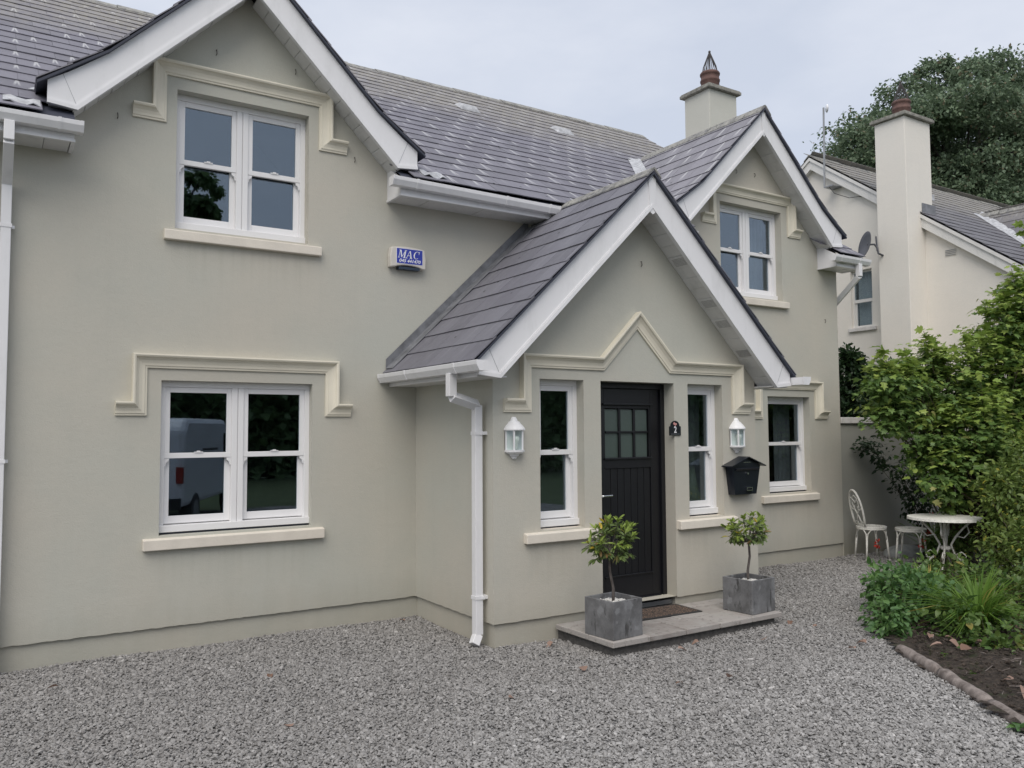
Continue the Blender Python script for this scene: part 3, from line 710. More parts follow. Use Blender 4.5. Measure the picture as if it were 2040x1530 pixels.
def course(items, origin, along, up, x0, x1, rows, mat, stagger=0, keep=None, jit=.003, total=1e9):
    """rows of slates; origin = point of the eave line at along=0; x0..x1 range along"""
    along, up = Vector(along).normalized(), Vector(up).normalized(); n = along.cross(up)
    for r_ in rows:
        ys = min(1., max(.02, total - r_ * SE) / (SE + .035)); off = SW / 2 if (r_ + stagger) % 2 else 0; x = x0 - off
        while x < x1 - .02:
            a, b = max(x, x0), min(x + SW, x1); x += SW
            if b - a < .04: continue
            wd = b - a; base = Vector(origin) + along * ((a + b) / 2) + up * (r_ * SE)
            mid = base + up * SE / 2
            if keep and not keep(mid): continue
            mt = Matrix.Identity(4); rz = R(-.006, .006)
            al = (along + up * rz).normalized(); uu = (up - along * rz).normalized(); nn = al.cross(uu); base = base + nn * R(0, jit) + up * R(-jit, jit)
            for i in range(3): mt[i][0], mt[i][1], mt[i][2], mt[i][3] = al[i], uu[i] * ys, nn[i], base[i]
            items.append((get_slate(wd, mat), mt, mid))
def project(p):
    d = p - CAM; z = d.dot(_f)
    if z < .1: return None
    return 1020 + 1642 * d.dot(_r) / z, 765 - 1642 * d.dot(_u) / z, z
def place(me, mt, parent, name="slate"):
    o = bpy.data.objects.new(name, me); COL.objects.link(o); o.parent = parent
    m2 = mt.copy(); m2.translation = mt.translation - WORLD[parent.name]; o.matrix_local = m2; return o

# main roof
EY, EZ, RY, RZ = -.375, 4.1045, 4.15, 7.20
upm = Vector((0, RY - EY, RZ - EZ)).normalized(); slope = (RZ - EZ) / (RY - EY)
dk = mb(); o_ = .03
VR = 6.63
def zm(y): return EZ + (y - EY) * slope - o_
_n = []
for gc in (GA, GB): _n += [(gc - 1.5, .05, zm(.05)), (gc, 1.9, zm(1.9)), (gc + 1.5, .05, zm(.05))]
dk.add([(HL, .05, zm(.05))] + _n + [(VR, .05, zm(.05)), (VR, RY, RZ - o_), (HL, RY, RZ - o_)], [tuple(range(10))])
dk.add([(HL, RY, RZ - o_), (VR, RY, RZ - o_), (VR, 8.65, zm(EY)), (HL, 8.65, zm(EY))], [(0, 1, 2, 3)])
for a, b in ((HL, -2.985), (-.30, 3.30), (6.1, VR)): dk.add([(a, EY, zm(EY)), (b, EY, zm(EY)), (b, .05, zm(.05)), (a, .05, zm(.05))], [(0, 1, 2, 3)])
main_roof = dk.build("main_roof", M_under, H)
mi_ = []
def keep_main(p):
    if p.y < .16 and (-3.05 < p.x < -.30 or 3.32 < p.x < 6.08): return False
    for gc in (GA, GB):                                      # inside the dormer roofs
        if zm(p.y) < 5.86 - abs(p.x - gc) - .12 and p.y > .1: return False
    if 5.95 < p.x < 6.60 and 2.05 < p.y < 2.8: return True
    return True
TOT = math.hypot(RY - EY, RZ - EZ)
course(mi_, (0, EY, EZ), (1, 0, 0), upm, HL, VR, range(0, 22), M_slate, keep=keep_main, total=TOT)
# back slope, far side
bk = []
course(bk, (0, 8.65, EZ), (-1, 0, 0), Vector((0, -(RY - EY), RZ - EZ)), -VR, -HL, range(0, 22), M_slate, total=TOT)

# profile roofs over the gables
def profile_roof(gc, zt, prof, y0, y1, mat, name, items_l, items_r, keep=None, flare=True):
    """prof: list of (d, z) from the ridge down; both slopes"""
    dk = mb(); n = len(prof)
    for sgn in (-1, 1):
        for i in range(n - 1):
            (d0, za), (d1, zb) = prof[i], prof[i + 1]
            A, B, C_, D_ = (gc + sgn * d0, y0, za - .035), (gc + sgn * d1, y0, zb - .035), (gc + sgn * d1, y1, zb - .035), (gc + sgn * d0, y1, za - .035)
            dk.add([A, B, C_, D_, *[(v[0], v[1], v[2] + .022) for v in (A, B, C_, D_)]], [(0, 1, 2, 3), (4, 5, 6, 7), (0, 1, 5, 4), (1, 2, 6, 5)])
    roof = dk.build(name, M_under, H)
    for sgn, items in ((-1, items_l), (1, items_r)):
        L = [0]
        for i in range(n - 1): L.append(L[-1] + math.hypot(prof[i + 1][0] - prof[i][0], prof[i + 1][1] - prof[i][1]))
        tot = L[-1]; r_ = 0
        def at(s_):                                             # distance up from the foot
            q = tot - s_
            for i in range(n - 1):
                if q <= L[i + 1] + 1e-6 or i == n - 2:
                    t = (q - L[i]) / (L[i + 1] - L[i]); return prof[i][0] + (prof[i + 1][0] - prof[i][0]) * t, prof[i][1] + (prof[i + 1][1] - prof[i][1]) * t
        rr_ = 0
        while rr_ * SE < tot - .06:
            a = at(rr_ * SE); b = at(min(tot, (rr_ + 1) * SE))
            up = Vector((sgn * (b[0] - a[0]), 0, b[1] - a[1]))
            al = (0, -1, 0) if sgn < 0 else (0, 1, 0)
            o = (gc + sgn * a[0], 0, a[1])
            if sgn < 0: rng_ = (-y1, -y0)
            else: rng_ = (y0, y1)
            tmp = []; course(tmp, o, al, up, rng_[0], rng_[1], [0], mat, stagger=rr_, keep=keep, total=tot - rr_ * SE); items += tmp; rr_ += 1
    return roof
PF = [(0, 5.85), (1.12, 4.735), (1.60, 4.385)]
kg = lambda p: p.z > zm(p.y) - .05 or p.y < 0
la, ra, lb, rb, lpo, rpo = [], [], [], [], [], []
roofA = profile_roof(GA, 5.85, PF, -.285, 2.35, M_slate_dormer, "gable_roof", la, ra, kg)
roofB = profile_roof(GB, 5.85, PF, -.285, 2.35, M_slate_dormer, "gable_roof", lb, rb, kg)
PP = [(0, 4.10), (1.885, 2.295)]
roofP = profile_roof(GP, 4.10, PP, -1.715, .0, M_slate_porch, "porch_roof", lpo, rpo)
# the slates that show largest stay single parts, the others are joined
def shows(p, lo=0):
    q = project(p); return q is not None and -60 < q[0] < 2100 and -60 < q[1] < 1500
single = []
for it in lpo + rpo[:0]: single.append((it, roofP))
for it in lb: 
    if shows(it[2]): single.append((it, roofB))
rest = [(it, roofP) for it in rpo] + [(it, roofB) for it in lb if not shows(it[2])]
cand = [it for it in mi_ if shows(it[2]) and (it[2].x < -2.9 or -.2 < it[2].x < 3.3) and not (it[2].x > 1.2 and it[2].y < .1)]
cand.sort(key=lambda it: (it[2] - CAM).length)
budget = 296 - len(single)
for it in cand[:max(0, budget)]: single.append((it, main_roof))
ids = {id(it) for it, _ in single}
for it, pr in single: place(it[0], it[1], pr)
merged("remaining_slates", [(a, b) for a, b, _ in mi_ + bk if True and id((a, b, _)) not in ids and not any(False for _x in ())] if False else [(it[0], it[1]) for it in mi_ + bk if id(it) not in ids], main_roof, M_slate)
merged("remaining_slates", [(it[0], it[1]) for it in la + ra + rb + [x for x in lb if id(x) not in ids]], roofB, M_slate_dormer)
merged("remaining_slates", [(it[0], it[1]) for it in rpo], roofP, M_slate_porch)

# ridge tiles
def ridge_tiles(a, b, half, drop, ln, mat, parent, name="ridge_tile", lift=0., noise=.004):
    a, b = Vector(a), Vector(b); n = max(1, round((b - a).length / ln)); d = (b - a) / n; dn = d.normalized(); sd_ = dn.cross(Vector((0, 0, 1))).normalized()
    for i in range(n):
        p, q = a + d * i, a + d * (i + 1) * 1.0; p = p + dn * .002; q = q - dn * .006; vs = []
        j = [R(-noise, noise) for _ in range(3)]
        for e in (p, q):
            for sx, dz in ((-half, -drop), (-half * .22, -.006), (0, .006), (half * .22, -.006), (half, -drop)):
                vs.append(e + sd_ * (sx + j[0]) + Vector((0, 0, dz + lift + j[1])))
            for sx, dz in ((half, -drop - .016), (0, -.014), (-half, -drop - .016)): vs.append(e + sd_ * (sx + j[0]) + Vector((0, 0, dz + lift + j[1])))
        m = mb(); m.add(vs, [(k, k + 1, k + 9, k + 8) for k in range(7)] + [(7, 0, 8, 15), tuple(range(8)), tuple(range(15, 7, -1))]); m.build(name, mat, parent)
ridge_tiles((HL, RY, RZ + .02), (VR, RY, RZ + .02), .15, .095, .45, M_ridge, main_roof, noise=.008)
ridge_tiles((GB, -.29, 5.875), (GB, 2.0, 5.875), .11, .10, .45, M_ridge, roofB)
ridge_tiles((GA, -.29, 5.875), (GA, 2.0, 5.875), .11, .10, .45, M_ridge, roofA)
ridge_tiles((GP, -1.72, 4.125), (GP, -.22, 4.125), .085, .075, .5, M_ridge, roofP)
# lead at the valley heads and gable feet
def lead(pts, name="lead_flashing", mat=M_leadpale, parent=None, th=.006):
    m = mb(); n = len(pts[0]); vs = [v for row in pts for v in row]
    m.add(vs, [(i * n + j, i * n + j + 1, (i + 1) * n + j + 1, (i + 1) * n + j) for i in range(len(pts) - 1) for j in range(n - 1)]); o = m.build(name, mat, parent or main_roof)
    s_ = o.modifiers.new("thick", 'SOLIDIFY'); s_.thickness = th; return o
for gc in (GA, GB):
    for sgn in (-1, 1):
        rows = []
        for i in range(15):
            t = i / 14; y = 2.05 + (0.02 - 2.05) * t; zc = EZ + (y - EY) * slope; d = max(0., 5.86 - zc)
            x = gc + sgn * d; rows.append([(x + sgn * .16, y + .02, zc + .026 + R(-.002, .004)), (x + sgn * .05, y, zc + .030 + R(-.004, .006)), (x, y, zc + .028), (x - sgn * .06, y, zc + .075)])
        lead(rows)
    rows = [[(gc + u, 1.78 + .34 * k / 3, EZ + (1.78 + .34 * k / 3 - EY) * slope + .035 + max(0, .085 - abs(u) * .5 - k * .02)) for u in (-.22, -.1, 0, .1, .22)] for k in range(4)]
    lead(rows)
# crumpled lead beside the foot of the big gable
for x0_, sg in ((-.02, 1), (-3.26, -1)):
    rows = [[(x0_ + sg * (u * .24 - .05), -.33 + v * .13, 4.125 + (v * .13) * slope + .030 + .020 * math.sin(u * 9 + v * 7) * (1 - v * .5)) for v in (0, .5, 1)] for u in (0, .2, .4, .6, .8, 1)]
    lead(rows, "lead_apron", M_leadpale)
# lead where the porch roof meets the wall, stepped
rows = []
for i in range(17):
    d = 1.86 * (1 - i / 16); z = 4.10 - d * .958
    rows.append([(GP - d, -.16, z + .020 + R(-.002, .002)), (GP - d, -.07, z + .026 + R(-.002, .004)), (GP - d, -.008, z + .028), (GP - d, -.006, z + .12)])
    if z + .12 > 3.93: break
lead(rows, "lead_flashing", M_lead, roofP)
rows = [[(GP + d, -.15, 4.1 - d * .958 + .022), (GP + d, -.008, 4.1 - d * .958 + .028), (GP + d, -.006, 4.1 - d * .958 + .12)] for d in [1.86 * i / 10 for i in range(2, 11)]]
lead(rows, "lead_flashing", M_lead, roofP)

# bargeboards, soffits ----------------------------------------------------------
def bargeboards(gc, y, top, inner, foot, parent):
    """top/inner: (d,z) polylines from the apex; board 25 mm thick at y"""
    for sgn in (-1, 1):
        pts = [(gc + sgn * d, z) for d, z in top] + [(gc + sgn * foot[0], foot[1])] + [(gc + sgn * d, z) for d, z in reversed(inner)]
        b = mb().prism(pts, 'y', y, y + .028); B = recalc(b.build("bargeboard", M_white, parent))
        # moulded lower edge
        path = [(gc + sgn * d, z) for d, z in inner] + [(gc + sgn * foot[0], foot[1])]
        m = mb()
        for off, ht, dp in ((0, .030, .014), (.030, .012, .007)):
            pp = []
            for i, p in enumerate(path):
                p = Vector(p)
                def nr(a, b_): d = (Vector(b_) - Vector(a)).normalized(); n_ = Vector((-d.y, d.x)); return n_ if n_.y > 0 else -n_
                if i == 0: a = nr(path[0], path[1]); nn = Vector((0, 1)); k = 1 / max(.4, nn.dot(a))
                elif i == len(path) - 1: nn = nr(path[-2], path[-1]); k = 1
                else: a = nr(path[i - 1], path[i]); c_ = nr(path[i], path[i + 1]); nn = (a + c_).normalized(); k = 1 / max(.4, nn.dot(a))
                pp.append((p + nn * k * (off + .001), p + nn * k * (off + ht)))
            for i in range(len(pp) - 1):
                (a0, a1), (b0, b1) = pp[i], pp[i + 1]
                m.prism([tuple(a0), tuple(b0), tuple(b1), tuple(a1)], 'y', y - dp, y - .0005)
        recalc(m.build("board_moulding", M_white, B))
        # mitred joint between the board and its foot, and one butt joint higher up
        fx, fz = inner[-1]; m = mb(); a_, b_ = Vector((gc + sgn * (fx + .012), fz + .045)), Vector((gc + sgn * (fx + .105), fz + .232 + (.0 if y < -1 else .03)))
        n_ = Vector((-(b_ - a_).y, (b_ - a_).x)).normalized() * .0016; m.prism([tuple(a_ - n_), tuple(b_ - n_), tuple(b_ + n_), tuple(a_ + n_)], 'y', y - .0012, y - .0004)
        recalc(m.build("board_joint", M_galv, B))
bt = [(0, 5.815), (1.12, 4.70), (1.38, 4.50), (1.53, 4.40)]
bi = [(0, 5.515), (1.325, 4.205)]
def gable_trim(gc, roof):
    bargeboards(gc, -.25, bt, bi, (1.53, 4.225), roof)
    for sgn in (-1, 1):
        # boxed foot behind the board
        f = mb(); x0_, x1_ = sorted((gc + sgn * 1.34, gc + sgn * 1.515)); f.prism([(x0_, 4.235), (x1_, 4.235), (x1_, 4.39), (x0_, 4.44)] if sgn > 0 else [(x0_, 4.235), (x1_, 4.235), (x1_, 4.44), (x0_, 4.39)], 'y', -.221, -.001)
        recalc(f.build("gable_foot", M_white, roof)); s0 = 0
        n = 14
        for i in range(n):
            d0, d1 = .04 + 1.32 * i / n, .04 + 1.32 * (i + 1) / n - .004
            za, zb = 5.545 - d0 * .99, 5.545 - d1 * .99; g_ = .0015 if i % 2 else -.002
            m = mb().prism([(gc + sgn * d0, za + g_), (gc + sgn * d1, zb + g_), (gc + sgn * d1, zb + .012 + g_), (gc + sgn * d0, za + .012 + g_)], 'y', -.221, -.002)
            recalc(m.build("soffit_panel", M_soffit, roof))
gable_trim(GA, roofA); gable_trim(GB, roofB)
pt = [(0, 4.065), (1.83, 2.315)]; pi_ = [(0, 3.757), (1.625, 2.168)]
bargeboards(GP, -1.68, pt, pi_, (1.83, 2.19), roofP)
mb().prism([(GP - .045, 4.06 - .04), (GP, 4.075), (GP + .045, 4.06 - .04), (GP + .03, 3.72), (GP, 3.70), (GP - .03, 3.72)], 'y', -1.689, -1.680).build("apex_cover", M_white, roofP)
for gc in (GA, GB): mb().prism([(gc - .035, 5.79), (gc, 5.82), (gc + .035, 5.79), (gc + .025, 5.50), (gc, 5.47), (gc - .025, 5.50)], 'y', -.259, -.2505).build("apex_cover", M_white, roofA if gc == GA else roofB)
grille = simple("soffit_grille", (.43, .43, .43), .7, .3, 120)
for sgn in (-1, 1):
    n = 17
    for i in range(n):
        d0, d1 = .04 + 1.60 * i / n, .04 + 1.60 * (i + 1) / n - .005
        za, zb = 3.79 - d0 * .978, 3.79 - d1 * .978; g_ = .002 if i % 2 else -.002
        m = mb().prism([(GP + sgn * d0, za + g_), (GP + sgn * d1, zb + g_), (GP + sgn * d1, zb + .012 + g_), (GP + sgn * d0, za + .012 + g_)], 'y', -1.651, PY - .002)
        p_ = recalc(m.build("soffit_panel", M_soffit, roofP))
        if i in (4, 8, 10, 13):
            gr = mb()
            for k in range(6):
                e0 = d0 + (d1 - d0) * (.15 + .12 * k); gr.prism([(GP + sgn * e0, 3.788 - e0 * .978 - .003), (GP + sgn * (e0 + .006), 3.788 - (e0 + .006) * .978 - .003), (GP + sgn * (e0 + .006), 3.788 - (e0 + .006) * .978), (GP + sgn * e0, 3.788 - e0 * .978)], 'y', -1.62, -1.47)
            recalc(gr.build("vent_slot", grille, roofP))
    # eave boxes down both sides of the porch
    xw, xf = (PX0, -.28) if sgn < 0 else (PX1, 3.37)
    a, b = sorted((xw, xf)); yy = (-1.65, -.001)
    mb().box(*sorted((xf, xf + .02 * sgn * -1)), yy[0], yy[1], 2.175, 2.30).build("fascia", M_white, roofP, bevel=.003)
    mb().box(*sorted((xw - sgn * -.001, xf + sgn * -.021)), yy[0], yy[1], 2.178, 2.19).build("eave_soffit", M_soffit, roofP)
# main eave boxes with fascia, soffit, end caps
def eave_box(x0, x1, capl, capr):
    yb, yf, z0_, z1_ = -.001, -.30, 3.94, 4.085
    fa = mb(); fa.box(x0, x1, yf, yf + .02, z0_, z1_); fa.box(x0, x1, yf - .008, yf, z0_, z0_ + .022)
    if capl: fa.prism([(yf + .02, z0_), (yb, z0_), (yb, 4.28), (yf + .02, z1_ + .03)], 'x', x0, x0 + .02); fa.box(x0 - .007, x0, yf, yb, z0_, z0_ + .022)
    if capr: fa.prism([(yf + .02, z0_), (yb, z0_), (yb, 4.28), (yf + .02, z1_ + .03)], 'x', x1 - .02, x1); fa.box(x1, x1 + .007, yf, yb, z0_, z0_ + .022)
    recalc(fa.build("fascia", M_white, main_roof))
    x = x0 + .022; k = 0
    while x < x1 - .03:
        e = min(x + .30, x1 - .022); mb().box(x, e - .004, yf + .021, yb, z0_ + (.004 if k % 2 else .007), z0_ + .016).build("soffit_panel", M_soffit, main_roof); x = e; k += 1
eave_box(HL, -2.985, False, True); eave_box(-.305, 1.44, True, False); eave_box(1.75, 3.42, False, False); eave_box(6.10, VR - .005, True, True)

# gutters and downpipes ----------------------------------------------------------
def gutter(a, b, parent, joints=(), out=(0, -1), ends=True):
    """square gutter along a..b (its inner top edge); out = direction away from the wall"""
    a, b = Vector(a), Vector(b); d = (b - a).normalized(); o = Vector((out[0], out[1], 0)); Z = Vector((0, 0, 1))
    prof = [(0, 0), (0, -.075), (.075, -.075), (.10, -.03), (.104, 0), (.097, .004), (.094, -.028), (.071, -.069), (.005, -.069), (.005, 0)]
    m = mb(); vs = [a + o * u + Z * v for u, v in prof] + [b + o * u + Z * v for u, v in prof]; n = len(prof)
    m.add(vs, [(i, (i + 1) % n, (i + 1) % n + n, i + n) for i in range(n)] + [tuple(range(n)), tuple(range(2 * n - 1, n - 1, -1))])
    if ends:
        for p, s_ in ((a, -1), (b, 1)):
            c = [p + o * u + Z * v for u, v in ((-.002, .002), (-.002, -.078), (.077, -.078), (.103, -.03), (.107, .004))]; m.add(c + [v + d * s_ * .02 for v in c], [(0, 1, 2, 3, 4), (9, 8, 7, 6, 5)] + [(i, (i + 1) % 5, (i + 1) % 5 + 5, i + 5) for i in range(5)])
    G = recalc(m.build("gutter", M_white, parent))
    for t in joints:
        p = a + d * t; j = mb(); c = [(-.002, .003), (-.002, -.079), (.078, -.079), (.105, -.03), (.109, .005)]
        v0 = [p + o * u + Z * v for u, v in c]; j.add(v0 + [v + d * .022 for v in v0], [(0, 1, 2, 3, 4), (9, 8, 7, 6, 5)] + [(i, (i + 1) % 5, (i + 1) % 5 + 5, i + 5) for i in range(4)])
        recalc(j.build("gutter_union", M_white, G))
    return G
gutter((HL, -.302, 4.075), (-2.95, -.302, 4.075), main_roof, (2.3, 3.1)); gutter((-.40, -.302, 4.085), (1.44, -.302, 4.06), main_roof, (.22, 1.2, 1.72)); gutter((1.86, -.302, 4.055), (3.40, -.302, 4.05), main_roof); gutter((5.98, -.302, 4.07), (6.70, -.302, 4.07), main_roof, (.12, .5))
gutter((-.302, -.03, 2.285), (-.302, -1.85, 2.285), roofP, (.55, 1.45), out=(-1, 0)); gutter((3.39, -.03, 2.275), (3.39, -1.82, 2.275), roofP, (.5,), out=(1, 0))
def downpipe(path, w_, brackets, ax, label=None, shoe=None):
    m = mb()
    for i in range(len(path) - 1):
        m.obox(path[i], path[i + 1], w_, w_, up=(0, 1, 0) if ax == 'y' else (1, 0, 0))
    P_ = recalc(m.build("downpipe", M_white, H, bevel=.004, label=label))
    for (x, y, z) in brackets:
        b = mb()
        if ax == 'x': b.box(x - w_ / 2 - .004, x + w_ / 2 + .05, y - w_ / 2 - .006, y + w_ / 2 + .006, z - .014, z + .014); b.box(x + .02, x + .035, y - w_ / 2 - .024, y + w_ / 2 + .024, z - .012, z + .012)
        else: b.box(x - w_ / 2 - .006, x + w_ / 2 + .006, y - w_ / 2 - .004, y + w_ / 2 + .03, z - .014, z + .014); b.box(x - w_ / 2 - .024, x + w_ / 2 + .024, y + .02, y + .033, z - .012, z + .012)
        b.build("pipe_bracket", M_white, P_)
    return P_
downpipe([(-.355, -1.375, 2.215), (-.355, -1.375, 2.03), (-.075, -1.30, 1.965), (-.075, -1.30, .10), (-.12, -1.32, .03)], .068, [(-.075, -1.30, 1.735), (-.075, -1.30, .40)], 'x', "white square downpipe beside the porch")
downpipe([(-3.405, -.355, 4.0), (-3.405, -.355, 3.86), (-3.405, -.06, 3.62), (-3.405, -.06, 0.0)], .068, [(-3.405, -.06, 3.30), (-3.405, -.06, 1.55)], 'y', "white square downpipe at the left end of the wall")
downpipe([(6.50, -.36, 4.0), (6.50, -.36, 3.83), (6.62, .20, 3.45), (6.62, .20, 0)], .065, [], 'y', "white downpipe turning round the right corner")
downpipe([(3.45, -.30, 2.2), (3.45, -.30, 2.03), (3.24, -.12, 1.94), (3.24, -.06, 0)], .065, [], 'y', "white downpipe in the corner right of the porch")
# small hooks and nail marks left in the render
for x, y, z in ((-1.90, 0, 5.04), (-1.21, 0, 5.03), (-2.66, 0, 4.33), (-.64, 0, 4.32), (4.52, 0, 5.07), (4.86, 0, 5.08), (1.15, PY, 3.37), (1.62, PY, 3.32), (6.22, 0, 3.26)):
    mb().tube([(x, y + .003, z), (x, y - .016, z), (x + .002, y - .018, z - .035), (x, y - .006, z - .045)], .0035, 5).build("wall_hook", M_wire, H)

# roof vents
for x, y in ((2.27, 2.97), (3.93, 2.93)):
    z = EZ + (y - EY) * slope; v = mb(); v.add([(x - .16, y - .10, z - .055), (x + .16, y - .10, z - .055), (x + .16, y + .12, z + .09), (x - .16, y + .12, z + .09), (x - .10, y - .06, z + .045), (x + .10, y - .06, z + .045), (x + .09, y + .08, z + .115), (x - .09, y + .08, z + .115)], [(0, 1, 5, 4), (1, 2, 6, 5), (2, 3, 7, 6), (3, 0, 4, 7), (4, 5, 6, 7)]); v.build("roof_vent", M_leadpale, main_roof)

# chimney stack builder -----------------------------------------------------------
def chimney(parent, x0, x1, y0, y1, zb, zt, mat, cone=True, cap=M_cap):
    C_ = mb().box(x0, x1, y0, y1, zb, zt).build("chimney", mat, parent, bevel=.01)
    c = mb(); c.box(x0 - .06, x1 + .06, y0 - .06, y1 + .06, zt + .001, zt + .055); c.box(x0 - .045, x1 + .045, y0 - .045, y1 + .045, zt + .055, zt + .075); c.build("cap_slab", cap, C_, bevel=.012)
    cx, cy = (x0 + x1) / 2, (y0 + y1) / 2
    b = mb(); b.lathe([(.155, 0), (.15, .19), (.16, .20), (.163, .225), (.15, .24), (.148, .30), (.16, .31), (.165, .335), (.15, .36), (.128, .365), (.12, .2)], (cx, cy, zt + .06), 20); b.build("chimney_pot", M_pot, C_, smooth=True)
    zt2 = zt + .42
    k = mb(); k.lathe([(.135, 0), (.135, .02), (.128, .02)], (cx, cy, zt2 - .03), 20)
    for i in range(18):
        t = 2 * math.pi * i / 18; k.tube([(cx + .13 * math.cos(t), cy + .13 * math.sin(t), zt2 - .03), (cx + .105 * math.cos(t), cy + .105 * math.sin(t), zt2 + .10), (cx + .012 * math.cos(t), cy + .012 * math.sin(t), zt2 + .34)], .0055, 4)
    k.lathe([(.0, .035), (.02, .02), (.02, 0), (0, -.01)], (cx, cy, zt2 + .35), 8); k.build("wire_cowl", M_wire, C_)
    return C_
chimney(H, 6.17, 6.80, 2.0, 2.55, 5.3, 7.24, M_chim)

# ------------------------------------------------------------------ things on the front wall
def lantern(x, label, tilt=0):
    y = PY; T = thing("wall_lantern", label, "wall lamp", (x, y, 1.50), "white half lanterns beside the door")
    def half(prof, name, mat, n=10, smooth=False):
        m = mb(); m.lathe(prof, (x, y - .002, 0), n, math.pi, 2 * math.pi, closed=False); return m.build(name, mat, T, smooth=smooth)
    half([(.0, 1.868), (.018, 1.868), (.024, 1.858), (.03, 1.848), (.034, 1.835), (.05, 1.828), (.058, 1.815), (.078, 1.795), (.092, 1.775), (.096, 1.768), (.096, 1.757), (.0, 1.757)], "lamp_roof", M_lampwhite)
    # cage: back plate, ribs, rings
    m = mb(); m.box(x - .088, x + .088, y - .012, y - .001, 1.595, 1.757)
    for k in range(4):
        t = math.pi + math.pi * k / 3; cx, cy = x + .082 * math.cos(t), y - .004 + .082 * math.sin(t) * .95; m.box(cx - .006, cx + .006, cy - .006, cy + .006, 1.595, 1.757)
    m.build("lamp_cage", M_lampwhite, T)
    half([(.0, 1.578), (.09, 1.578), (.092, 1.595), (.0, 1.595)], "lamp_tray", M_lampwhite)
    half([(0, 1.517), (.014, 1.519), (.024, 1.528), (.026, 1.54), (.04, 1.546), (.044, 1.558), (.07, 1.566), (.082, 1.578), (0, 1.578)], "lamp_base", M_lampwhite)
    g_ = mb(); g_.lathe([(.076, 1.595), (.076, 1.757)], (x, y - .004, 0), 3, math.pi + .02, 2 * math.pi - .02, closed=False); g_.build("lamp_glass", M_lglass, T)
    b = mb(); b.lathe([(0, 1.712), (.015, 1.710), (.027, 1.695), (.029, 1.675), (.02, 1.65), (.014, 1.63), (.014, 1.60), (0, 1.598)], (x, y - .042, 0), 12); b.build("bulb", M_bulb, T, smooth=True)
    return T
lantern(.200, "white half lantern wall lamp on the porch left of the door, beside the drainpipe")
lantern(2.843, "white half lantern wall lamp on the porch directly above the black letterbox")

x = 2.876; T = thing("letterbox", "black metal letterbox with pitched roof on the porch wall", "letterbox", (x, PY, 1.10))
b = mb(); yb, yf = PY - .001, PY - .105
b.add([(x - .155, yb, 1.112), (x + .155, yb, 1.112), (x + .155, yf + .02, 1.112), (x - .155, yf + .02, 1.112), (x - .195, yb, 1.40), (x + .195, yb, 1.40), (x + .195, yf, 1.40), (x - .195, yf, 1.40)], [(0, 3, 2, 1), (4, 5, 6, 7), (0, 1, 5, 4), (1, 2, 6, 5), (2, 3, 7, 6), (3, 0, 4, 7)])
b.prism([(x - .195, 1.40), (x + .195, 1.40), (x, 1.475)], 'y', yf, yb); recalc(b.build("box_body", M_box, T))
for sgn in (-1, 1): recalc(mb().prism([(x, 1.478), (x, 1.486), (x + sgn * .245, 1.396), (x + sgn * .245, 1.386)], 'y', yf - .035, yb).build("box_roof", M_box, T))
b = mb(); b.add([(x - .165, yf - .008, 1.35), (x + .165, yf - .008, 1.35), (x + .165, yf - .001, 1.35), (x - .165, yf - .001, 1.35), (x - .165, yf - .022, 1.368), (x + .165, yf - .022, 1.368), (x + .165, yf - .001, 1.372), (x - .165, yf - .001, 1.372)], [(0, 3, 2, 1), (4, 5, 6, 7), (0, 1, 5, 4), (1, 2, 6, 5), (2, 3, 7, 6), (3, 0, 4, 7)]); b.build("letter_flap", M_box, T)
mb().box(x - .05, x + .05, yf - .005, yf - .0006, 1.425, 1.432).build("vent_slot", M_chrome, T)
k = mb(); k.tube([(x + .005, yf + .002, 1.318), (x + .005, yf - .010, 1.318)], .011, 10); k.build("key_lock", M_chrome, T)
n_ = mb(); yn = yf + .012
n_.box(x - .01, x + .07, yn - .020, yn - .004, 1.148, 1.154); n_.box(x - .01, x + .07, yn - .020, yn - .004, 1.176, 1.182); n_.box(x - .01, x - .004, yn - .020, yn - .004, 1.154, 1.176); n_.box(x + .064, x + .07, yn - .020, yn - .004, 1.154, 1.176); n_.build("name_holder", M_chrome, T)

def text(body, size, loc, mat, parent, name, shear=0., extr=.001, bold=0., sx=1.):
    c = bpy.data.curves.new(name, 'FONT'); c.body = body; c.size = size; c.align_x = 'CENTER'; c.align_y = 'CENTER'; c.extrude = extr; c.shear = shear; c.offset = bold
    o = bpy.data.objects.new(name, c); COL.objects.link(o); bpy.context.view_layer.update()
    me = bpy.data.meshes.new_from_object(o.evaluated_get(bpy.context.evaluated_depsgraph_get())); bpy.data.objects.remove(o); bpy.data.curves.remove(c)
    V = np.empty(len(me.vertices) * 3); me.vertices.foreach_get("co", V); V = V.reshape(-1, 3); V = np.stack([V[:, 0] * sx, -V[:, 2], V[:, 1]], 1); me.vertices.foreach_set("co", V.ravel())
    me.materials.clear(); me.materials.append(mat); o = link(name, me, parent, loc); return o
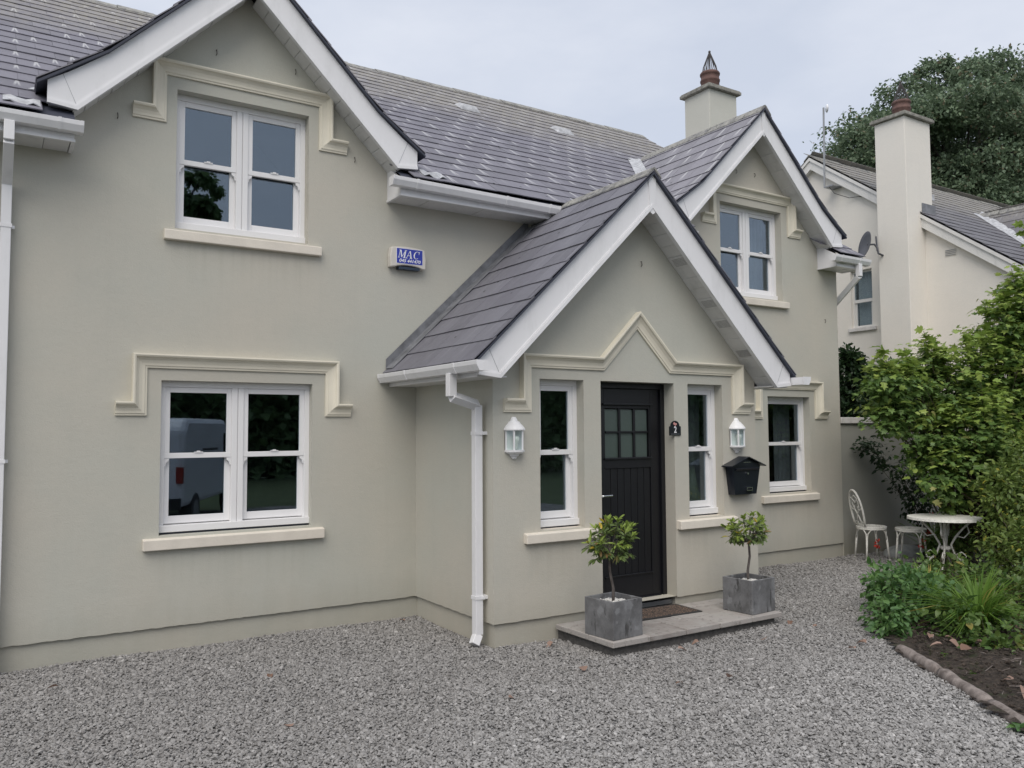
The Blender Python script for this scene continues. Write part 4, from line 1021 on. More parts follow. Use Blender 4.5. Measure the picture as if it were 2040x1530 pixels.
# number plate
x, z = 2.013, 1.70; T = thing("house_number", "small black arched plaque with a white number 2 beside the door", "number sign", (x, PY, z))
arc = [(x - .072, z), (x + .072, z), (x + .072, z + .085), (x + .062, z + .088)] + [(x + .056 * math.cos(t), z + .088 + .052 * math.sin(t)) for t in np.linspace(0, math.pi, 12)] + [(x - .062, z + .088), (x - .072, z + .085)]
recalc(mb().prism(arc, 'y', PY - .010, PY - .001).build("plaque", M_sign, T))
text("2", .085, (x, PY - .011, z + .052), M_letter, T, "number", bold=.0008, sx=.85)
mb().box(x - .055, x + .055, PY - .0115, PY - .0102, z + .012, z + .015).build("plaque_line", M_galv, T)
fl = mb(); M_rose = simple("painted_flower", (.62, .30, .28), .5)
for dx, dz, r_ in ((-.012, .112, .013), (.010, .108, .009), (.0, .096, .006)): fl.tube([(x + dx, PY - .0102, z + dz), (x + dx, PY - .0125, z + dz)], r_, 8)
fl.build("painted_flower", M_rose, T)

# alarm box
T = thing("alarm_box", "cream burglar alarm box with a blue label reading MAC", "alarm box", (-.12, 0, 3.40)); ax0, ax1, az0, az1 = -.300, .068, 3.315, 3.518
def arch_pts(x0, x1, z0, z1, n=10):
    P_ = []
    for i in range(n + 1):
        t = i / n; P_.append((x0 + (x1 - x0) * t, z0 + .026 * math.sin(math.pi * t) * (1 if .12 < t < .88 else .35)))
    P_.append((x1 + .004, (z0 + z1) / 2))
    for i in range(n + 1):
        t = 1 - i / n; P_.append((x0 + .01 + (x1 - x0 - .02) * t, z1 - .012 + .014 * math.sin(math.pi * t)))
    P_.append((x0 - .004, (z0 + z1) / 2)); return P_
recalc(mb().prism(arch_pts(ax0, ax1, az0, az1), 'y', -.075, -.001).build("alarm_cover", M_alarm, T, bevel=.010))
mb().box(ax0 + .09, ax1 - .06, -.066, -.004, az0 - .012, az0 + .012).build("strobe", M_bluelens, T)
lx0, lx1, lz0, lz1 = -.238, .032, 3.356, 3.498
mb().box(lx0 - .004, lx1 + .004, -.0765, -.0752, lz0 - .004, lz1 + .004).build("label_border", M_letter, T); mb().box(lx0, lx1, -.0778, -.0766, lz0, lz1).build("label_panel", M_blue, T)
def serif_glyph(m, polys, x, z, h, y):
    for P_ in polys: m.prism([(x + (u + .22 * v) * h, z + v * h) for u, v in P_], 'y', y - .0012, y)
gm = mb(); hh = .076; zz0 = 3.408; yy0 = -.0780
Mg = [[(0, 0), (.24, 0), (.24, .05), (0, .05)], [(.09, .05), (.15, .05), (.15, .95), (.09, .95)], [(0, .95), (.28, .95), (.28, 1.), (0, 1.)], [(.13, .95), (.30, .95), (.56, .12), (.44, .05)], [(.46, .05), (.56, .12), (.86, .95), (.80, .95)], [(.78, .05), (.95, .05), (.95, .95), (.78, .95)], [(.74, .95), (1.05, .95), (1.05, 1.), (.74, 1.)], [(.68, 0), (1.05, 0), (1.05, .05), (.68, .05)]]
Ag = [[(-.04, 0), (.22, 0), (.22, .05), (-.04, .05)], [(.06, .05), (.12, .05), (.42, .98), (.36, .98)], [(.36, .98), (.48, .98), (.80, .05), (.62, .05)], [(.52, 0), (.90, 0), (.90, .05), (.52, .05)], [(.2, .32), (.62, .32), (.62, .38), (.2, .38)]]
Cg = []
for i in range(9):
    t0, t1 = math.radians(48 + 264 * i / 9), math.radians(48 + 264 * (i + 1) / 9)
    def wv(t): return .07 + .10 * max(0, -math.cos(t))
    Cg.append([(.42 + .42 * math.cos(t0), .5 + .5 * math.sin(t0)), (.42 + .42 * math.cos(t1), .5 + .5 * math.sin(t1)), (.42 + (.42 - wv(t1)) * math.cos(t1), .5 + (.5 - wv(t1) * .6) * math.sin(t1)), (.42 + (.42 - wv(t0)) * math.cos(t0), .5 + (.5 - wv(t0) * .6) * math.sin(t0))])
Cg.append([(.68, .62), (.73, .62), (.76, 1.0), (.70, .96)])
serif_glyph(gm, Mg, -.228, zz0, hh, yy0); serif_glyph(gm, Ag, -.146, zz0, hh, yy0); serif_glyph(gm, Cg, -.071, zz0, hh, yy0)
recalc(gm.build("label_lettering", M_letter, T)); text("045 441470", .044, (-.104, -.0786, 3.381), M_letter, T, "label_number", shear=.25, bold=.0007, sx=1.06)

# ------------------------------------------------------------------ step, doormat, planters
T = thing("paved_step", "low step of pinkish grey paving flags in front of the door", "step", (1.58, -1.8, 0)); sx0, sx1, sy0, sy1 = .605, 2.555, -2.195, -1.432
mb().box(sx0 + .05, sx1 - .05, sy0 + .05, sy1 + .05, -.06, .078).build("step_base", M_flagbase, T); mb().box(sx0 + .02, sx1 - .02, sy0 + .02, sy1 + .01, .078, .108).build("mortar_bed", M_mortar, T)
nx_ = 5; fw = (sx1 - sx0) / nx_
rowsy = [(sy0, sy0 + .32), (sy0 + .32, sy0 + .60), (sy0 + .60, sy1 - .001)]
for j, (ya, yb_) in enumerate(rowsy):
    off = 0 if j != 1 else -fw * .45; x_ = sx0 + off
    while x_ < sx1 - .02:
        a, b__ = max(x_, sx0), min(x_ + fw, sx1); x_ += fw
        if b__ - a < .05: continue
        dz = R(-.0025, .0025); mb().box(a + .003, b__ - .003, ya + .003, yb_ - .003, .079, .122 + dz).build("paving_flag", M_flag, T, bevel=.006)
T = thing("doormat", "brown woven doormat with dark rubber edge before the black door", "doormat", (1.62, -1.60, .124))
cx, cy = 1.62, -1.60
mb().box(cx - .33, cx + .33, cy - .15, cy + .15, .125, .136).build("mat_pile", M_mat, T, bevel=.004)
m = mb(); m.box(cx - .355, cx + .355, cy - .18, cy - .152, .1245, .134); m.box(cx - .355, cx + .355, cy + .152, cy + .18, .1245, .134); m.box(cx - .355, cx - .332, cy - .152, cy + .152, .1245, .134); m.box(cx + .332, cx + .355, cy - .152, cy + .152, .1245, .134); m.build("mat_border", M_matborder, T, bevel=.003)
T.rotation_euler.z = math.radians(-3)

# leaves ------------------------------------------------------------------------
def leaf_mesh(name, outline, fold=.25, curl=.15, mat=None):
    """outline: right half (x,y) from base to tip; local y along the leaf, z up; length 1"""
    n = len(outline); v = [(0, y, -curl * y * y) for _, y in outline]
    v += [(x, y, fold * x - curl * y * y) for x, y in outline[1:-1]] + [(-x, y, fold * x - curl * y * y) for x, y in outline[1:-1]]
    k = n; m_ = n - 2; f_ = []
    for sgn, o in ((1, k), (-1, k + m_)):
        for i in range(n - 1):
            a, b = i, i + 1; q = [a] + ([o + i] if i < m_ else []) + []
            outer = [o + i - 1 if i > 0 else None, o + i if i < m_ else None]
            poly = [a, b] + ([outer[1]] if outer[1] is not None else []) + ([outer[0]] if outer[0] is not None else [])
            if sgn > 0: poly = poly[::-1]
            if len(poly) >= 3: f_.append(tuple(poly))
    me = bpy.data.meshes.new(name); me.from_pydata(v, [], f_); 
    if mat: me.materials.append(mat)
    return me
O_bay = [(0, 0), (.12, .22), (.165, .5), (.11, .8), (0, 1)]
O_oval = [(0, 0), (.25, .2), (.30, .48), (.16, .8), (0, 1)]
O_lobe = [(0, 0), (.30, .05), (.42, .26), (.25, .40), (.44, .66), (.17, .66), (0, 1)]
O_small = [(0, 0), (.22, .35), (.16, .75), (0, 1)]
O_card = [(0, 0), (.36, .45), (0, 1)]
def mats_leaf(o, mat, name="leaf_shape", **k): return leaf_mesh(name, o, mat=mat, **k)
def frames(D, roll=None, up=None):
    """rotation matrices (n,3,3) with local y = D, local z near up"""
    D = D / np.linalg.norm(D, axis=1, keepdims=True); n = len(D)
    U = np.tile([0, 0, 1.], (n, 1)) + rng.normal(0, .45 if roll is None else roll, (n, 3)) if up is None else up
    X = np.cross(D, U); X /= np.linalg.norm(X, axis=1, keepdims=True) + 1e-9; Z = np.cross(X, D); return np.stack([X, D, Z], 2)
def foliage(parent, name, me, P, D, S, nsingle, near=True, roll=None, kind="stuff"):
    """leaves at P pointing along D with length S: the nsingle that show largest are parts, the rest joined"""
    Rm = frames(D, roll); n = len(P); d = np.linalg.norm(P - np.array(CAM), axis=1)
    order = np.argsort(d) if near else np.arange(n); sing = order[:nsingle]; rest = order[nsingle:]
    off = np.array(WORLD[parent.name])
    for i in sing:
        o = bpy.data.objects.new("leaf", me); COL.objects.link(o); o.parent = parent
        m_ = Matrix.Identity(4)
        for a in range(3):
            for b in range(3): m_[a][b] = Rm[i, a, b] * S[i]
            m_[a][3] = P[i, a] - off[a]
        o.matrix_local = m_
    if len(rest):
        V = np.empty(len(me.vertices) * 3); me.vertices.foreach_get("co", V); V = V.reshape(-1, 3); nv = len(V)
        W = np.einsum('nij,vj->nvi', Rm[rest] * S[rest][:, None, None], V) + P[rest][:, None, :]; W = W.reshape(-1, 3)
        pol = [tuple(p.vertices) for p in me.polygons]; nr = len(rest)
        ls = np.concatenate([(np.concatenate([np.array(p) for p in pol])[None, :] + (np.arange(nr) * nv)[:, None]).ravel()])
        cnt = np.tile([len(p) for p in pol], nr); c = (W.min(0) + W.max(0)) / 2
        m2 = bpy.data.meshes.new(name); m2.vertices.add(len(W)); m2.vertices.foreach_set("co", (W - c).astype(np.float32).ravel())
        m2.loops.add(len(ls)); m2.loops.foreach_set("vertex_index", ls.astype(np.int32)); m2.polygons.add(len(cnt))
        m2.polygons.foreach_set("loop_start", np.r_[0, np.cumsum(cnt)[:-1]].astype(np.int32)); m2.polygons.foreach_set("loop_total", cnt.astype(np.int32))
        m2.update(calc_edges=True); m2.materials.append(me.materials[0]); o = link(name, m2, parent, c)
        if kind: o["kind"] = kind

def planter(cx, cy, rot, size, label, seed, crown_c, crown_r, lean, nl):
    global rng
    st = rng; rng = np.random.default_rng(seed); zb = .1245
    T = thing("potted_bay_tree", label, "potted tree", (cx, cy, zb), "bay trees in square concrete planters")
    s_, h_ = size / 2, .295; th = .022
    m = mb(); m.box(cx - s_, cx + s_, cy - s_, cy - s_ + th, zb, zb + h_); m.box(cx - s_, cx + s_, cy + s_ - th, cy + s_, zb, zb + h_)
    m.box(cx - s_, cx - s_ + th, cy - s_ + th, cy + s_ - th, zb, zb + h_); m.box(cx + s_ - th, cx + s_, cy - s_ + th, cy + s_ - th, zb, zb + h_); m.box(cx - s_ + th, cx + s_ - th, cy - s_ + th, cy + s_ - th, zb, zb + .2)
    m.build("planter_box", M_conc, T, bevel=.004)
    mb().box(cx - s_ + th, cx + s_ - th, cy - s_ + th, cy + s_ - th, zb + .2, zb + .235).build("potting_soil", M_soil, T)
    its = []; sm = stone_mesh(seed + 20); sm.materials.clear(); sm.materials.append(M_pebble)
    for k in range(230):
        q = rng.uniform(-1, 1, 2) * (s_ - th - .012); mt = Matrix.Translation((cx + q[0], cy + q[1], zb + .24 + rng.uniform(0, .014) + .018 * max(0, 1 - np.hypot(*q) / s_))) @ Matrix.Rotation(rng.uniform(0, 6), 4, 'Z') @ Matrix.Rotation(rng.uniform(-.6, .6), 4, 'X') @ Matrix.Scale(rng.uniform(.008, .014), 4); its.append((sm, mt))
    merged("pebbles", its, T, M_pebble)
    base = Vector((cx, cy, zb + .22)); cc = Vector(crown_c); top = cc + Vector((0, 0, -crown_r[2] * .55)); k_ = mb()
    k_.tube([base, base.lerp(top, .33) + Vector((lean, 0, 0)), base.lerp(top, .66) + Vector((-lean * .6, lean * .5, 0)), top, top + Vector((0, 0, .06))], [.0125, .0115, .0105, .0105, .006], 8)
    k_.build("trunk", M_stem, T, smooth=True)
    tw = mb(); tips = []
    nt_ = 46
    for i in range(nt_):
        ph = rng.uniform(0, 2 * math.pi); el = rng.uniform(-.75, 1.); 
        dv = np.array([math.cos(ph) * math.sqrt(max(0, 1 - el * el)), math.sin(ph) * math.sqrt(max(0, 1 - el * el)), el]); rad = rng.uniform(.62, 1.)
        p = np.array(cc) + dv * np.array(crown_r) * rad; tips.append((p, dv)); a = np.array(top); mid = a * .5 + p * .5 + np.array([0, 0, -.02]); tw.tube([tuple(a), tuple(mid), tuple(p)], [.0045, .003, .0018], 5)
    tw.build("twig", M_stem, T)
    Pn, Dn, Sn, Po, Do_, So = [], [], [], [], [], []
    for i in range(nl):
        p, dv = tips[rng.integers(0, nt_)]; back = rng.uniform(0, 1) ** 1.6; c = p + (np.array(top) - p) * back * .45
        ph = rng.uniform(0, 2 * math.pi); d = dv * .55 + np.array([math.cos(ph), math.sin(ph), rng.uniform(-.55, .6)]); 
        if back < .22 and dv[2] > -.1: d[2] += .65
        else: d[2] -= .12
        new = back < .22 and p[2] > cc.z - .05; sz = rng.uniform(.045, .078)
        (Pn if new else Po).append(c); (Dn if new else Do_).append(d); (Sn if new else So).append(sz)
    foliage(T, "leaves", BAYN, np.array(Pn), np.array(Dn), np.array(Sn), min(len(Pn), 110)); foliage(T, "leaves", BAYO, np.array(Po), np.array(Do_), np.array(So), min(len(Po), 180))
    T.rotation_euler.z = math.radians(rot); rng = st; return T
BAYN = mats_leaf(O_bay, L_bay_new, fold=.35, curl=.18); BAYO = mats_leaf(O_bay, L_bay_old, fold=.3, curl=.25)
planter(.785, -1.985, 5, .325, "potted bay tree with bright lime tips in a planter at the step's left end", 3, (.755, -1.985, .875), (.225, .21, .20), .012, 800)
planter(2.375, -1.97, 4, .325, "potted bay tree with sparser darker leaves in a planter at the step's right end", 9, (2.385, -1.975, .83), (.245, .22, .17), -.012, 600)

# ------------------------------------------------------------------ garden wall, log edging, furniture
T = thing("garden_wall", "rendered garden wall with pale coping running on from the cottage's right corner", "wall", (10, 0.1, 0))
mb().box(HR + .004, 9.6, .012, .22, -.1, 1.83).build("wall_face", M_gwall, T)
x_ = HR + .004
while x_ < 9.6: mb().box(x_ + .002, min(x_ + .6, 9.6) - .002, -.02, .26, 1.831, 1.915).build("coping_stone", M_ncoping, T, bevel=.006); x_ += .6
# log edging: a few half-buried timbers end to end
T = thing("log_edging", "weathered half buried log edging between gravel and flower bed", "edging", (2.1, -4.0, 0))
pts_ = [(2.66, -3.22), (2.28, -3.80), (1.88, -4.36), (1.52, -4.86), (1.10, -5.5), (.6, -6.3)]
for i in range(len(pts_) - 1):
    a, b = Vector(pts_[i] + (.015,)), Vector(pts_[i + 1] + (.015,)); d = (b - a).normalized(); sd_ = d.cross(Vector((0, 0, 1))); n = 9; path, rad = [], []
    for k in range(n + 1):
        t = k / n; path.append(a.lerp(b, t * .985 + .004) + sd_ * R(-.004, .004) + Vector((0, 0, R(-.002, .002)))); rad.append((.046 + .003 * math.sin(k * .9 + i)) * (.72 if k in (0, n) else 1) * (1 if i else min(1, .6 + t * 3)))
    o = mb().tube(path, rad, 12).build("log", M_log, T, smooth=True)
    tx = bpy.data.textures.new("log_noise", 'CLOUDS'); tx.noise_scale = .05; dm = o.modifiers.new("d", 'DISPLACE'); dm.texture = tx; dm.strength = .014; dm.texture_coords = 'GLOBAL'

def bistro_chair(loc, rot, label, back=True):
    T = thing("bistro_chair", label, "garden chair", (0, 0, 0), "cream wrought iron bistro chairs")
    sh = .43; m = mb(); r0 = .185
    # pierced seat: rim, inner rings and spokes
    def ring(r_, z, w__=.008, n=28, sq=1.0): m.tube([(r_ * math.cos(2 * math.pi * k / n), r_ * sq * math.sin(2 * math.pi * k / n), z) for k in range(n + 1)], w__, 6, caps=False)
    ring(r0, sh, .011); ring(r0 * .62, sh + .004, .006, 20); ring(r0 * .3, sh + .005, .006, 14)
    for k in range(16):
        t = 2 * math.pi * k / 16; t2 = t + (.22 if k % 2 else -.22); m.tube([(r0 * .3 * math.cos(t), r0 * .3 * math.sin(t), sh + .004), (r0 * .65 * math.cos(t2), r0 * .65 * math.sin(t2), sh + .004), (r0 * math.cos(t), r0 * math.sin(t), sh)], .006, 5)
    m.lathe([(r0 + .004, sh - .03), (r0 + .008, sh), (r0 - .004, sh)], (0, 0, 0), 28); m.build("seat", M_cast, T, smooth=True)
    for k in range(4):
        t = math.pi / 4 + k * math.pi / 2; cx_, cy_ = math.cos(t), math.sin(t); sd_ = Vector((-cy_, cx_, 0))
        l = mb()
        for sg in (-1, 1):
            p0 = Vector((cx_ * r0 * .80, cy_ * r0 * .80, sh - .018)) + sd_ * sg * .09
            l.tube([p0, Vector((cx_ * r0 * .93, cy_ * r0 * .93, sh - .035)) + sd_ * sg * .045, Vector((cx_ * r0 * 1.0, cy_ * r0 * 1.0, sh - .085)) + sd_ * sg * .012, Vector((cx_ * r0 * 1.05, cy_ * r0 * 1.05, sh - .16)) + sd_ * sg * .008], .0085, 6)
        l.tube([(cx_ * r0 * 1.03, cy_ * r0 * 1.03, sh - .12), (cx_ * r0 * 1.20, cy_ * r0 * 1.20, .012)], [.014, .0125], 8); l.tube([(cx_ * r0 * 1.20, cy_ * r0 * 1.20, .012), (cx_ * r0 * 1.22, cy_ * r0 * 1.22, 0)], .016, 8)
        l.build("leg", M_cast, T, smooth=True)
    if back:
        b = mb(); y0 = r0 * .82
        def bp(u, v): return (u, y0 + .10 * v, sh + .02 + v * .47)            # leans back with height
        b.tube([bp(.135 * (1 + .15 * math.sin(math.pi * min(1, v * 1.2))) * s_, v) for s_, v in [(-1, 0), (-1, .2), (-1.02, .4), (-1.02, .6), (-.9, .78), (-.62, .92), (-.3, .985), (0, 1.), (.3, .985), (.62, .92), (.9, .78), (1.02, .6), (1.02, .4), (1, .2), (1, 0)]], .0145, 8)
        b.build("back_frame", M_cast, T, smooth=True)
        q = mb()
        q.tube([bp(*p) for p in [(-.07, 0), (-.02, .25), (.05, .45), (.085, .62), (.06, .78), (0, .85), (-.06, .78), (-.085, .62), (-.05, .45), (.02, .25), (.07, 0)]], .009, 6)
        for sg in (-1, 1):
            q.tube([bp(sg * u, v) for u, v in [(.13, .5), (.09, .44), (.05, .47), (.045, .54), (.075, .56), (.08, .51)]], .008, 6)
            q.tube([bp(sg * u, v) for u, v in [(.12, .80), (.08, .76), (.03, .70), (.0, .62)]], .008, 6)
            q.tube([bp(sg * u, v) for u, v in [(.13, .0), (.10, .10), (.05, .12), (.02, .06), (.05, .02)]], .0055, 6)
        q.build("back_scroll", M_cast, T, smooth=True); mb().tube([bp(-.13, .02), bp(0, .03), bp(.13, .02)], .009, 6).build("back_rail", M_cast, T, smooth=True)
    T.location = loc; T.rotation_euler.z = rot; return T
bistro_chair((6.60, -.36, .01), math.radians(62), "cream iron bistro chair with scrolled back against the garden wall")
bistro_chair((6.80, -.80, .01), math.radians(200), "cream iron bistro chair half hidden by leaves, closest to the round table", back=False)
# table
T = thing("bistro_table", "round white iron bistro table on curled legs, half overgrown by shrubs", "garden table", (0, 0, 0)); r0, th = .41, .67
m = mb(); m.lathe([(0, th - .004), (r0 * .96, th), (r0, th - .002), (r0 + .004, th - .03), (r0 - .012, th - .034), (r0 - .03, th - .012), (0, th - .014)], (0, 0, 0), 40); m.build("table_top", M_table, T, smooth=False)
for k in range(4):
    t = .35 + k * math.pi / 2; c_, s_ = math.cos(t), math.sin(t); l = mb()
    prof = [(.30, th - .02), (.22, th - .10), (.12, th - .22), (.06, .34), (.10, .22), (.20, .12), (.28, .06), (.33, .012)]
    l.tube([(c_ * u, s_ * u, z) for u, z in prof], .0125, 7); l.tube([(c_ * u, s_ * u, z) for u, z in [(.10, .22), (.17, .26), (.22, .22), (.20, .17), (.16, .18)]], .008, 6)
    l.tube([(c_ * u, s_ * u, z) for u, z in [(.12, th - .22), (.20, th - .24), (.26, th - .17), (.24, th - .10), (.19, th - .12)]], .008, 6); l.build("leg", M_cast, T, smooth=True)
m = mb(); m.tube([(0, 0, th - .015), (0, 0, .26)], .02, 8); m.lathe([(.05, .28), (.06, .3), (.05, .32)], (0, 0, 0), 12); m.build("column", M_cast, T, smooth=True)
T.location = (6.28, -1.56, .02)
# pale boulder under the chairs
m = mb(); n = 14; prof = [(.30 * math.sin(math.pi / 2 * k / 6) ** .8, .17 * math.cos(math.pi / 2 * k / 6)) for k in range(7)]; m.lathe([(max(.001, a), b) for a, b in prof], (0, 0, 0), n); M_boulder = simple("pale_boulder", (.30, .31, .31), .9, .25, 9, .5, 30)
o = m.build("garden_boulder", M_boulder, None, smooth=True); o.location = (7.25, -.42, .08); tag(o, "pale flat topped boulder lying under the bistro chairs", "boulder"); o.scale = (1.25, .8, .8)

# ------------------------------------------------------------------ shrubs and plants
def shrub_points(blobs, n, seed, inner=.62, up_bias=.3, tier=0., per=9):
    rg = np.random.default_rng(seed); B = np.array(blobs, float); wt = B[:, 3] ** 2; wt /= wt.sum()
    nc = max(1, n // per); k = rg.choice(len(B), nc, p=wt); d = rg.normal(0, 1, (nc, 3)); d /= np.linalg.norm(d, axis=1, keepdims=True); d[:, 2] += up_bias * .5
    rad = B[k, 3] * rg.uniform(inner, 1.04, nc); C_ = B[k, :3] + d * rad[:, None] * np.array([1, .75, 1])
    i = rg.integers(0, nc, n); P_ = C_[i] + rg.normal(0, .045, (n, 3)) * (np.array([2.4, 2.0, .55]) if tier else 1.); D_ = d[i] * .7 + rg.normal(0, .55, (n, 3)); D_[:, 2] -= .25
    if tier:                                                   # sprays held out level in layers, tips drooping a little
        sd2 = np.stack([d[i][:, 0], d[i][:, 1] - .2], 1); P_[:, 2] -= tier * np.clip(np.linalg.norm(P_[:, :2] - C_[i][:, :2], axis=1), 0, .3); D_[:, 2] = D_[:, 2] * .45 - .12
    out = rg.uniform(0, 1, n) * .3 + (rad[i] / B[k[i], 3] - inner) / (1.04 - inner) * .5 + np.clip(d[i, 2], -.2, 1) * .45
    return P_, D_, out, C_, rg
def branches(T, roots, C_, n, r0, mat, rg, name="branch"):
    m = mb()
    for j in range(n):
        c = C_[rg.integers(0, len(C_))]; r_ = np.array(roots[rg.integers(0, len(roots))], float); mid = r_ * .45 + c * .55 + np.array([rg.normal(0, .08), rg.normal(0, .08), .12])
        m.tube([tuple(r_), tuple(r_ * .7 + mid * .3 + rg.normal(0, .02, 3)), tuple(mid), tuple(c)], [r0, r0 * .75, r0 * .5, r0 * .25], 5)
    m.build(name, mat, T)
BUN = mats_leaf(O_lobe, L_bush_new, fold=.15, curl=.22); BUO = mats_leaf(O_lobe, L_bush_old, fold=.12, curl=.25)
T = thing("lobed_leaf_shrub", "large bright green shrub with lobed leaves leaning over the garden table", "shrub", (7.4, -1.4, 0))
bl = [(6.42, -1.0, 2.22, .44), (7.29, -1.1, 2.28, .58), (8.12, -1.3, 2.56, .66), (8.9, -1.5, 3.0, .75), (6.55, -1.25, 1.62, .44), (7.22, -1.5, 1.62, .66), (8.46, -1.6, 2.0, .82), (6.45, -1.5, 1.24, .32), (7.7, -1.8, 1.2, .66), (5.95, -1.05, 2.36, .30), (6.0, -1.1, 1.95, .28), (8.6, -1.45, 3.55, .4), (8.2, -1.4, 3.2, .35), (7.0, -1.0, 2.6, .35), (6.72, -1.45, .95, .22)]
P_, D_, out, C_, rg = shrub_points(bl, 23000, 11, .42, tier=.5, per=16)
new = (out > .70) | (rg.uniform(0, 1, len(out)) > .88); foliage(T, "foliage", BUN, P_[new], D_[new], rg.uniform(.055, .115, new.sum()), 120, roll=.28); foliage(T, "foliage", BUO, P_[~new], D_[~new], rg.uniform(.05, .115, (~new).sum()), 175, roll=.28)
sp = [(6.75, -1.10, 3.02), (7.11, -1.10, 2.83), (5.9, -1.05, 2.74), (7.87, -1.3, 3.45), (8.42, -1.4, 3.95), (8.6, -1.5, 4.55), (8.18, -1.4, 3.6), (6.3, -1.1, 2.78), (7.5, -1.2, 3.0), (8.8, -1.5, 4.0), (9.1, -1.6, 4.1)]
Ps, Ds = [], []; tw = mb()
for q in sp:
    b0 = np.array(q) + np.array([.12, -.05, -.55]); q = np.array(q); tw.tube([tuple(b0), tuple((b0 + q) / 2 + .02), tuple(q)], [.007, .005, .003], 5)
    for k in range(26):
        t = rg.uniform(.25, 1.05); ph = rg.uniform(0, 6.28); Ps.append(b0 + (q - b0) * t + rg.normal(0, .012, 3)); Ds.append((math.cos(ph), math.sin(ph), .15))
tw.build("shoot", M_twig, T); foliage(T, "foliage", BUN, np.array(Ps), np.array(Ds), rg.uniform(.08, .15, len(Ps)), 0)
branches(T, [(7.6, -1.5, 0), (7.9, -1.3, 0), (7.3, -1.2, 0)], C_, 260, .014, M_twig, rg)

YEL = mats_leaf(O_small, L_yel, fold=.2, curl=.2)
T = thing("golden_shrub", "yellow green small leaved shrub at the right, below the large lobed one", "shrub", (5.9, -2.6, 0))
bl = [(6.35, -2.25, .95, .34), (6.62, -2.4, .62, .48), (5.85, -2.45, .48, .27), (5.7, -2.9, .32, .42), (6.2, -2.9, .6, .5), (5.2, -3.3, .22, .40), (6.9, -2.3, 1.2, .45), (6.0, -3.6, .45, .55), (4.7, -3.9, .15, .38), (5.3, -4.2, .3, .5)]
P_, D_, out, C_, rg = shrub_points(bl, 21000, 12, .45); foliage(T, "foliage", YEL, P_, D_, rg.uniform(.035, .085, len(P_)), 296); branches(T, [(6.2, -2.7, 0), (5.7, -3.0, 0)], C_, 90, .008, M_twig, rg)

NET = mats_leaf(O_oval, L_nettle, fold=.25, curl=.3)
T = thing("nettle_clump", "clump of green nettle like plants spilling onto the gravel", "plant", (3.5, -2.65, 0))
bl = [(3.85, -2.30, .22, .18), (3.70, -2.55, .20, .26), (3.22, -2.80, .10, .21), (3.62, -2.85, .16, .26), (2.95, -2.98, .06, .14), (4.1, -2.5, .2, .2)]
P_, D_, out, C_, rg = shrub_points(bl, 3000, 13, .3); P_[:, 2] = np.maximum(P_[:, 2], .02); foliage(T, "foliage", NET, P_, D_, rg.uniform(.035, .080, len(P_)), 296); branches(T, [(3.5, -2.6, 0), (3.3, -2.8, 0), (3.8, -2.5, 0)], C_, 60, .004, M_twig, rg, "stem")
WEE = mats_leaf(O_oval, L_weed, fold=.2, curl=.3)
T = thing("weed_patch", "low tangle of mixed weeds growing under the round garden table", "plant", (5.2, -2.0, 0))
bl = [(5.0, -2.1, .04, .25), (5.6, -1.9, .04, .25), (4.5, -2.3, .10, .26), (5.3, -2.5, .10, .28), (6.2, -1.7, .05, .2), (6.9, -1.3, .2, .3), (4.6, -2.8, .15, .3), (7.4, -1.0, .25, .3), (3.35, -3.3, .08, .24), (3.15, -3.55, .02, .16), (3.5, -3.9, .03, .24), (4.2, -4.3, .06, .34), (3.2, -3.75, .02, .2), (3.7, -3.5, .05, .22), (4.3, -3.2, .08, .3), (4.1, -3.8, .05, .28), (4.8, -3.3, .14, .34), (4.0, -2.9, .05, .25)]
P_, D_, out, C_, rg = shrub_points(bl, 11500, 14, .15); P_[:, 2] = np.maximum(P_[:, 2], .03); foliage(T, "foliage", WEE, P_, D_, np.clip(rg.lognormal(math.log(.042), .45, len(P_)), .018, .12), 0); branches(T, [(5.2, -2.1, 0), (4.7, -2.5, 0), (6.2, -1.7, 0)], C_, 90, .0035, M_twig, rg, "stem")
def blades(name, label, c, n, ln, seed, spread=.12, lean=(0, 0), parts=300):
    T = thing(name, label, "plant", (c[0], c[1], 0)); rg = np.random.default_rng(seed); me_l = []; mats_done = 0
    big = mb()
    for k in range(n):
        ph = rg.uniform(0, 6.28); L = ln * rg.uniform(.6, 1.1); r_ = rg.uniform(0, spread); b0 = Vector((c[0] + r_ * math.cos(ph), c[1] + r_ * math.sin(ph), .02)); o = Vector((math.cos(ph) + lean[0], math.sin(ph) + lean[1], 0)) * rg.uniform(.35, .8)
        pts = []
        for i in range(5):
            t = i / 4; pts.append(b0 + o * L * t * t * .9 + Vector((0, 0, L * (t * .9 - .55 * t * t * o.length))))
        sd_ = Vector((-math.sin(ph), math.cos(ph), 0)); wv = [.006, .010, .010, .007, .0008]; m = big if k >= parts else mb()
        vs = [v for p, w__ in zip(pts, wv) for v in (p - sd_ * w__, p + Vector((0, 0, -.003)), p + sd_ * w__)]
        m.add(vs, [(3 * i + j, 3 * i + j + 1, 3 * i + j + 4, 3 * i + j + 3) for i in range(4) for j in range(2)])
        if k < parts: m.build("blade", L_blade, T)
    if n > parts: big.build("blades", L_blade, T, kind="stuff")
blades("grassy_clump", "arching clump of strap like green leaves beside the soil, near the log edging", (3.75, -3.28), 210, .66, 21, .15, (-.75, -.15))
blades("grassy_clump", "upright clump of strap like leaves behind the nettle plants", (4.15, -2.62), 150, .60, 22, .2)
blades("crocosmia_clump", "strap leaved clump with red flowers growing behind the bistro chairs", (7.4, -.75), 90, .75, 23, .15)
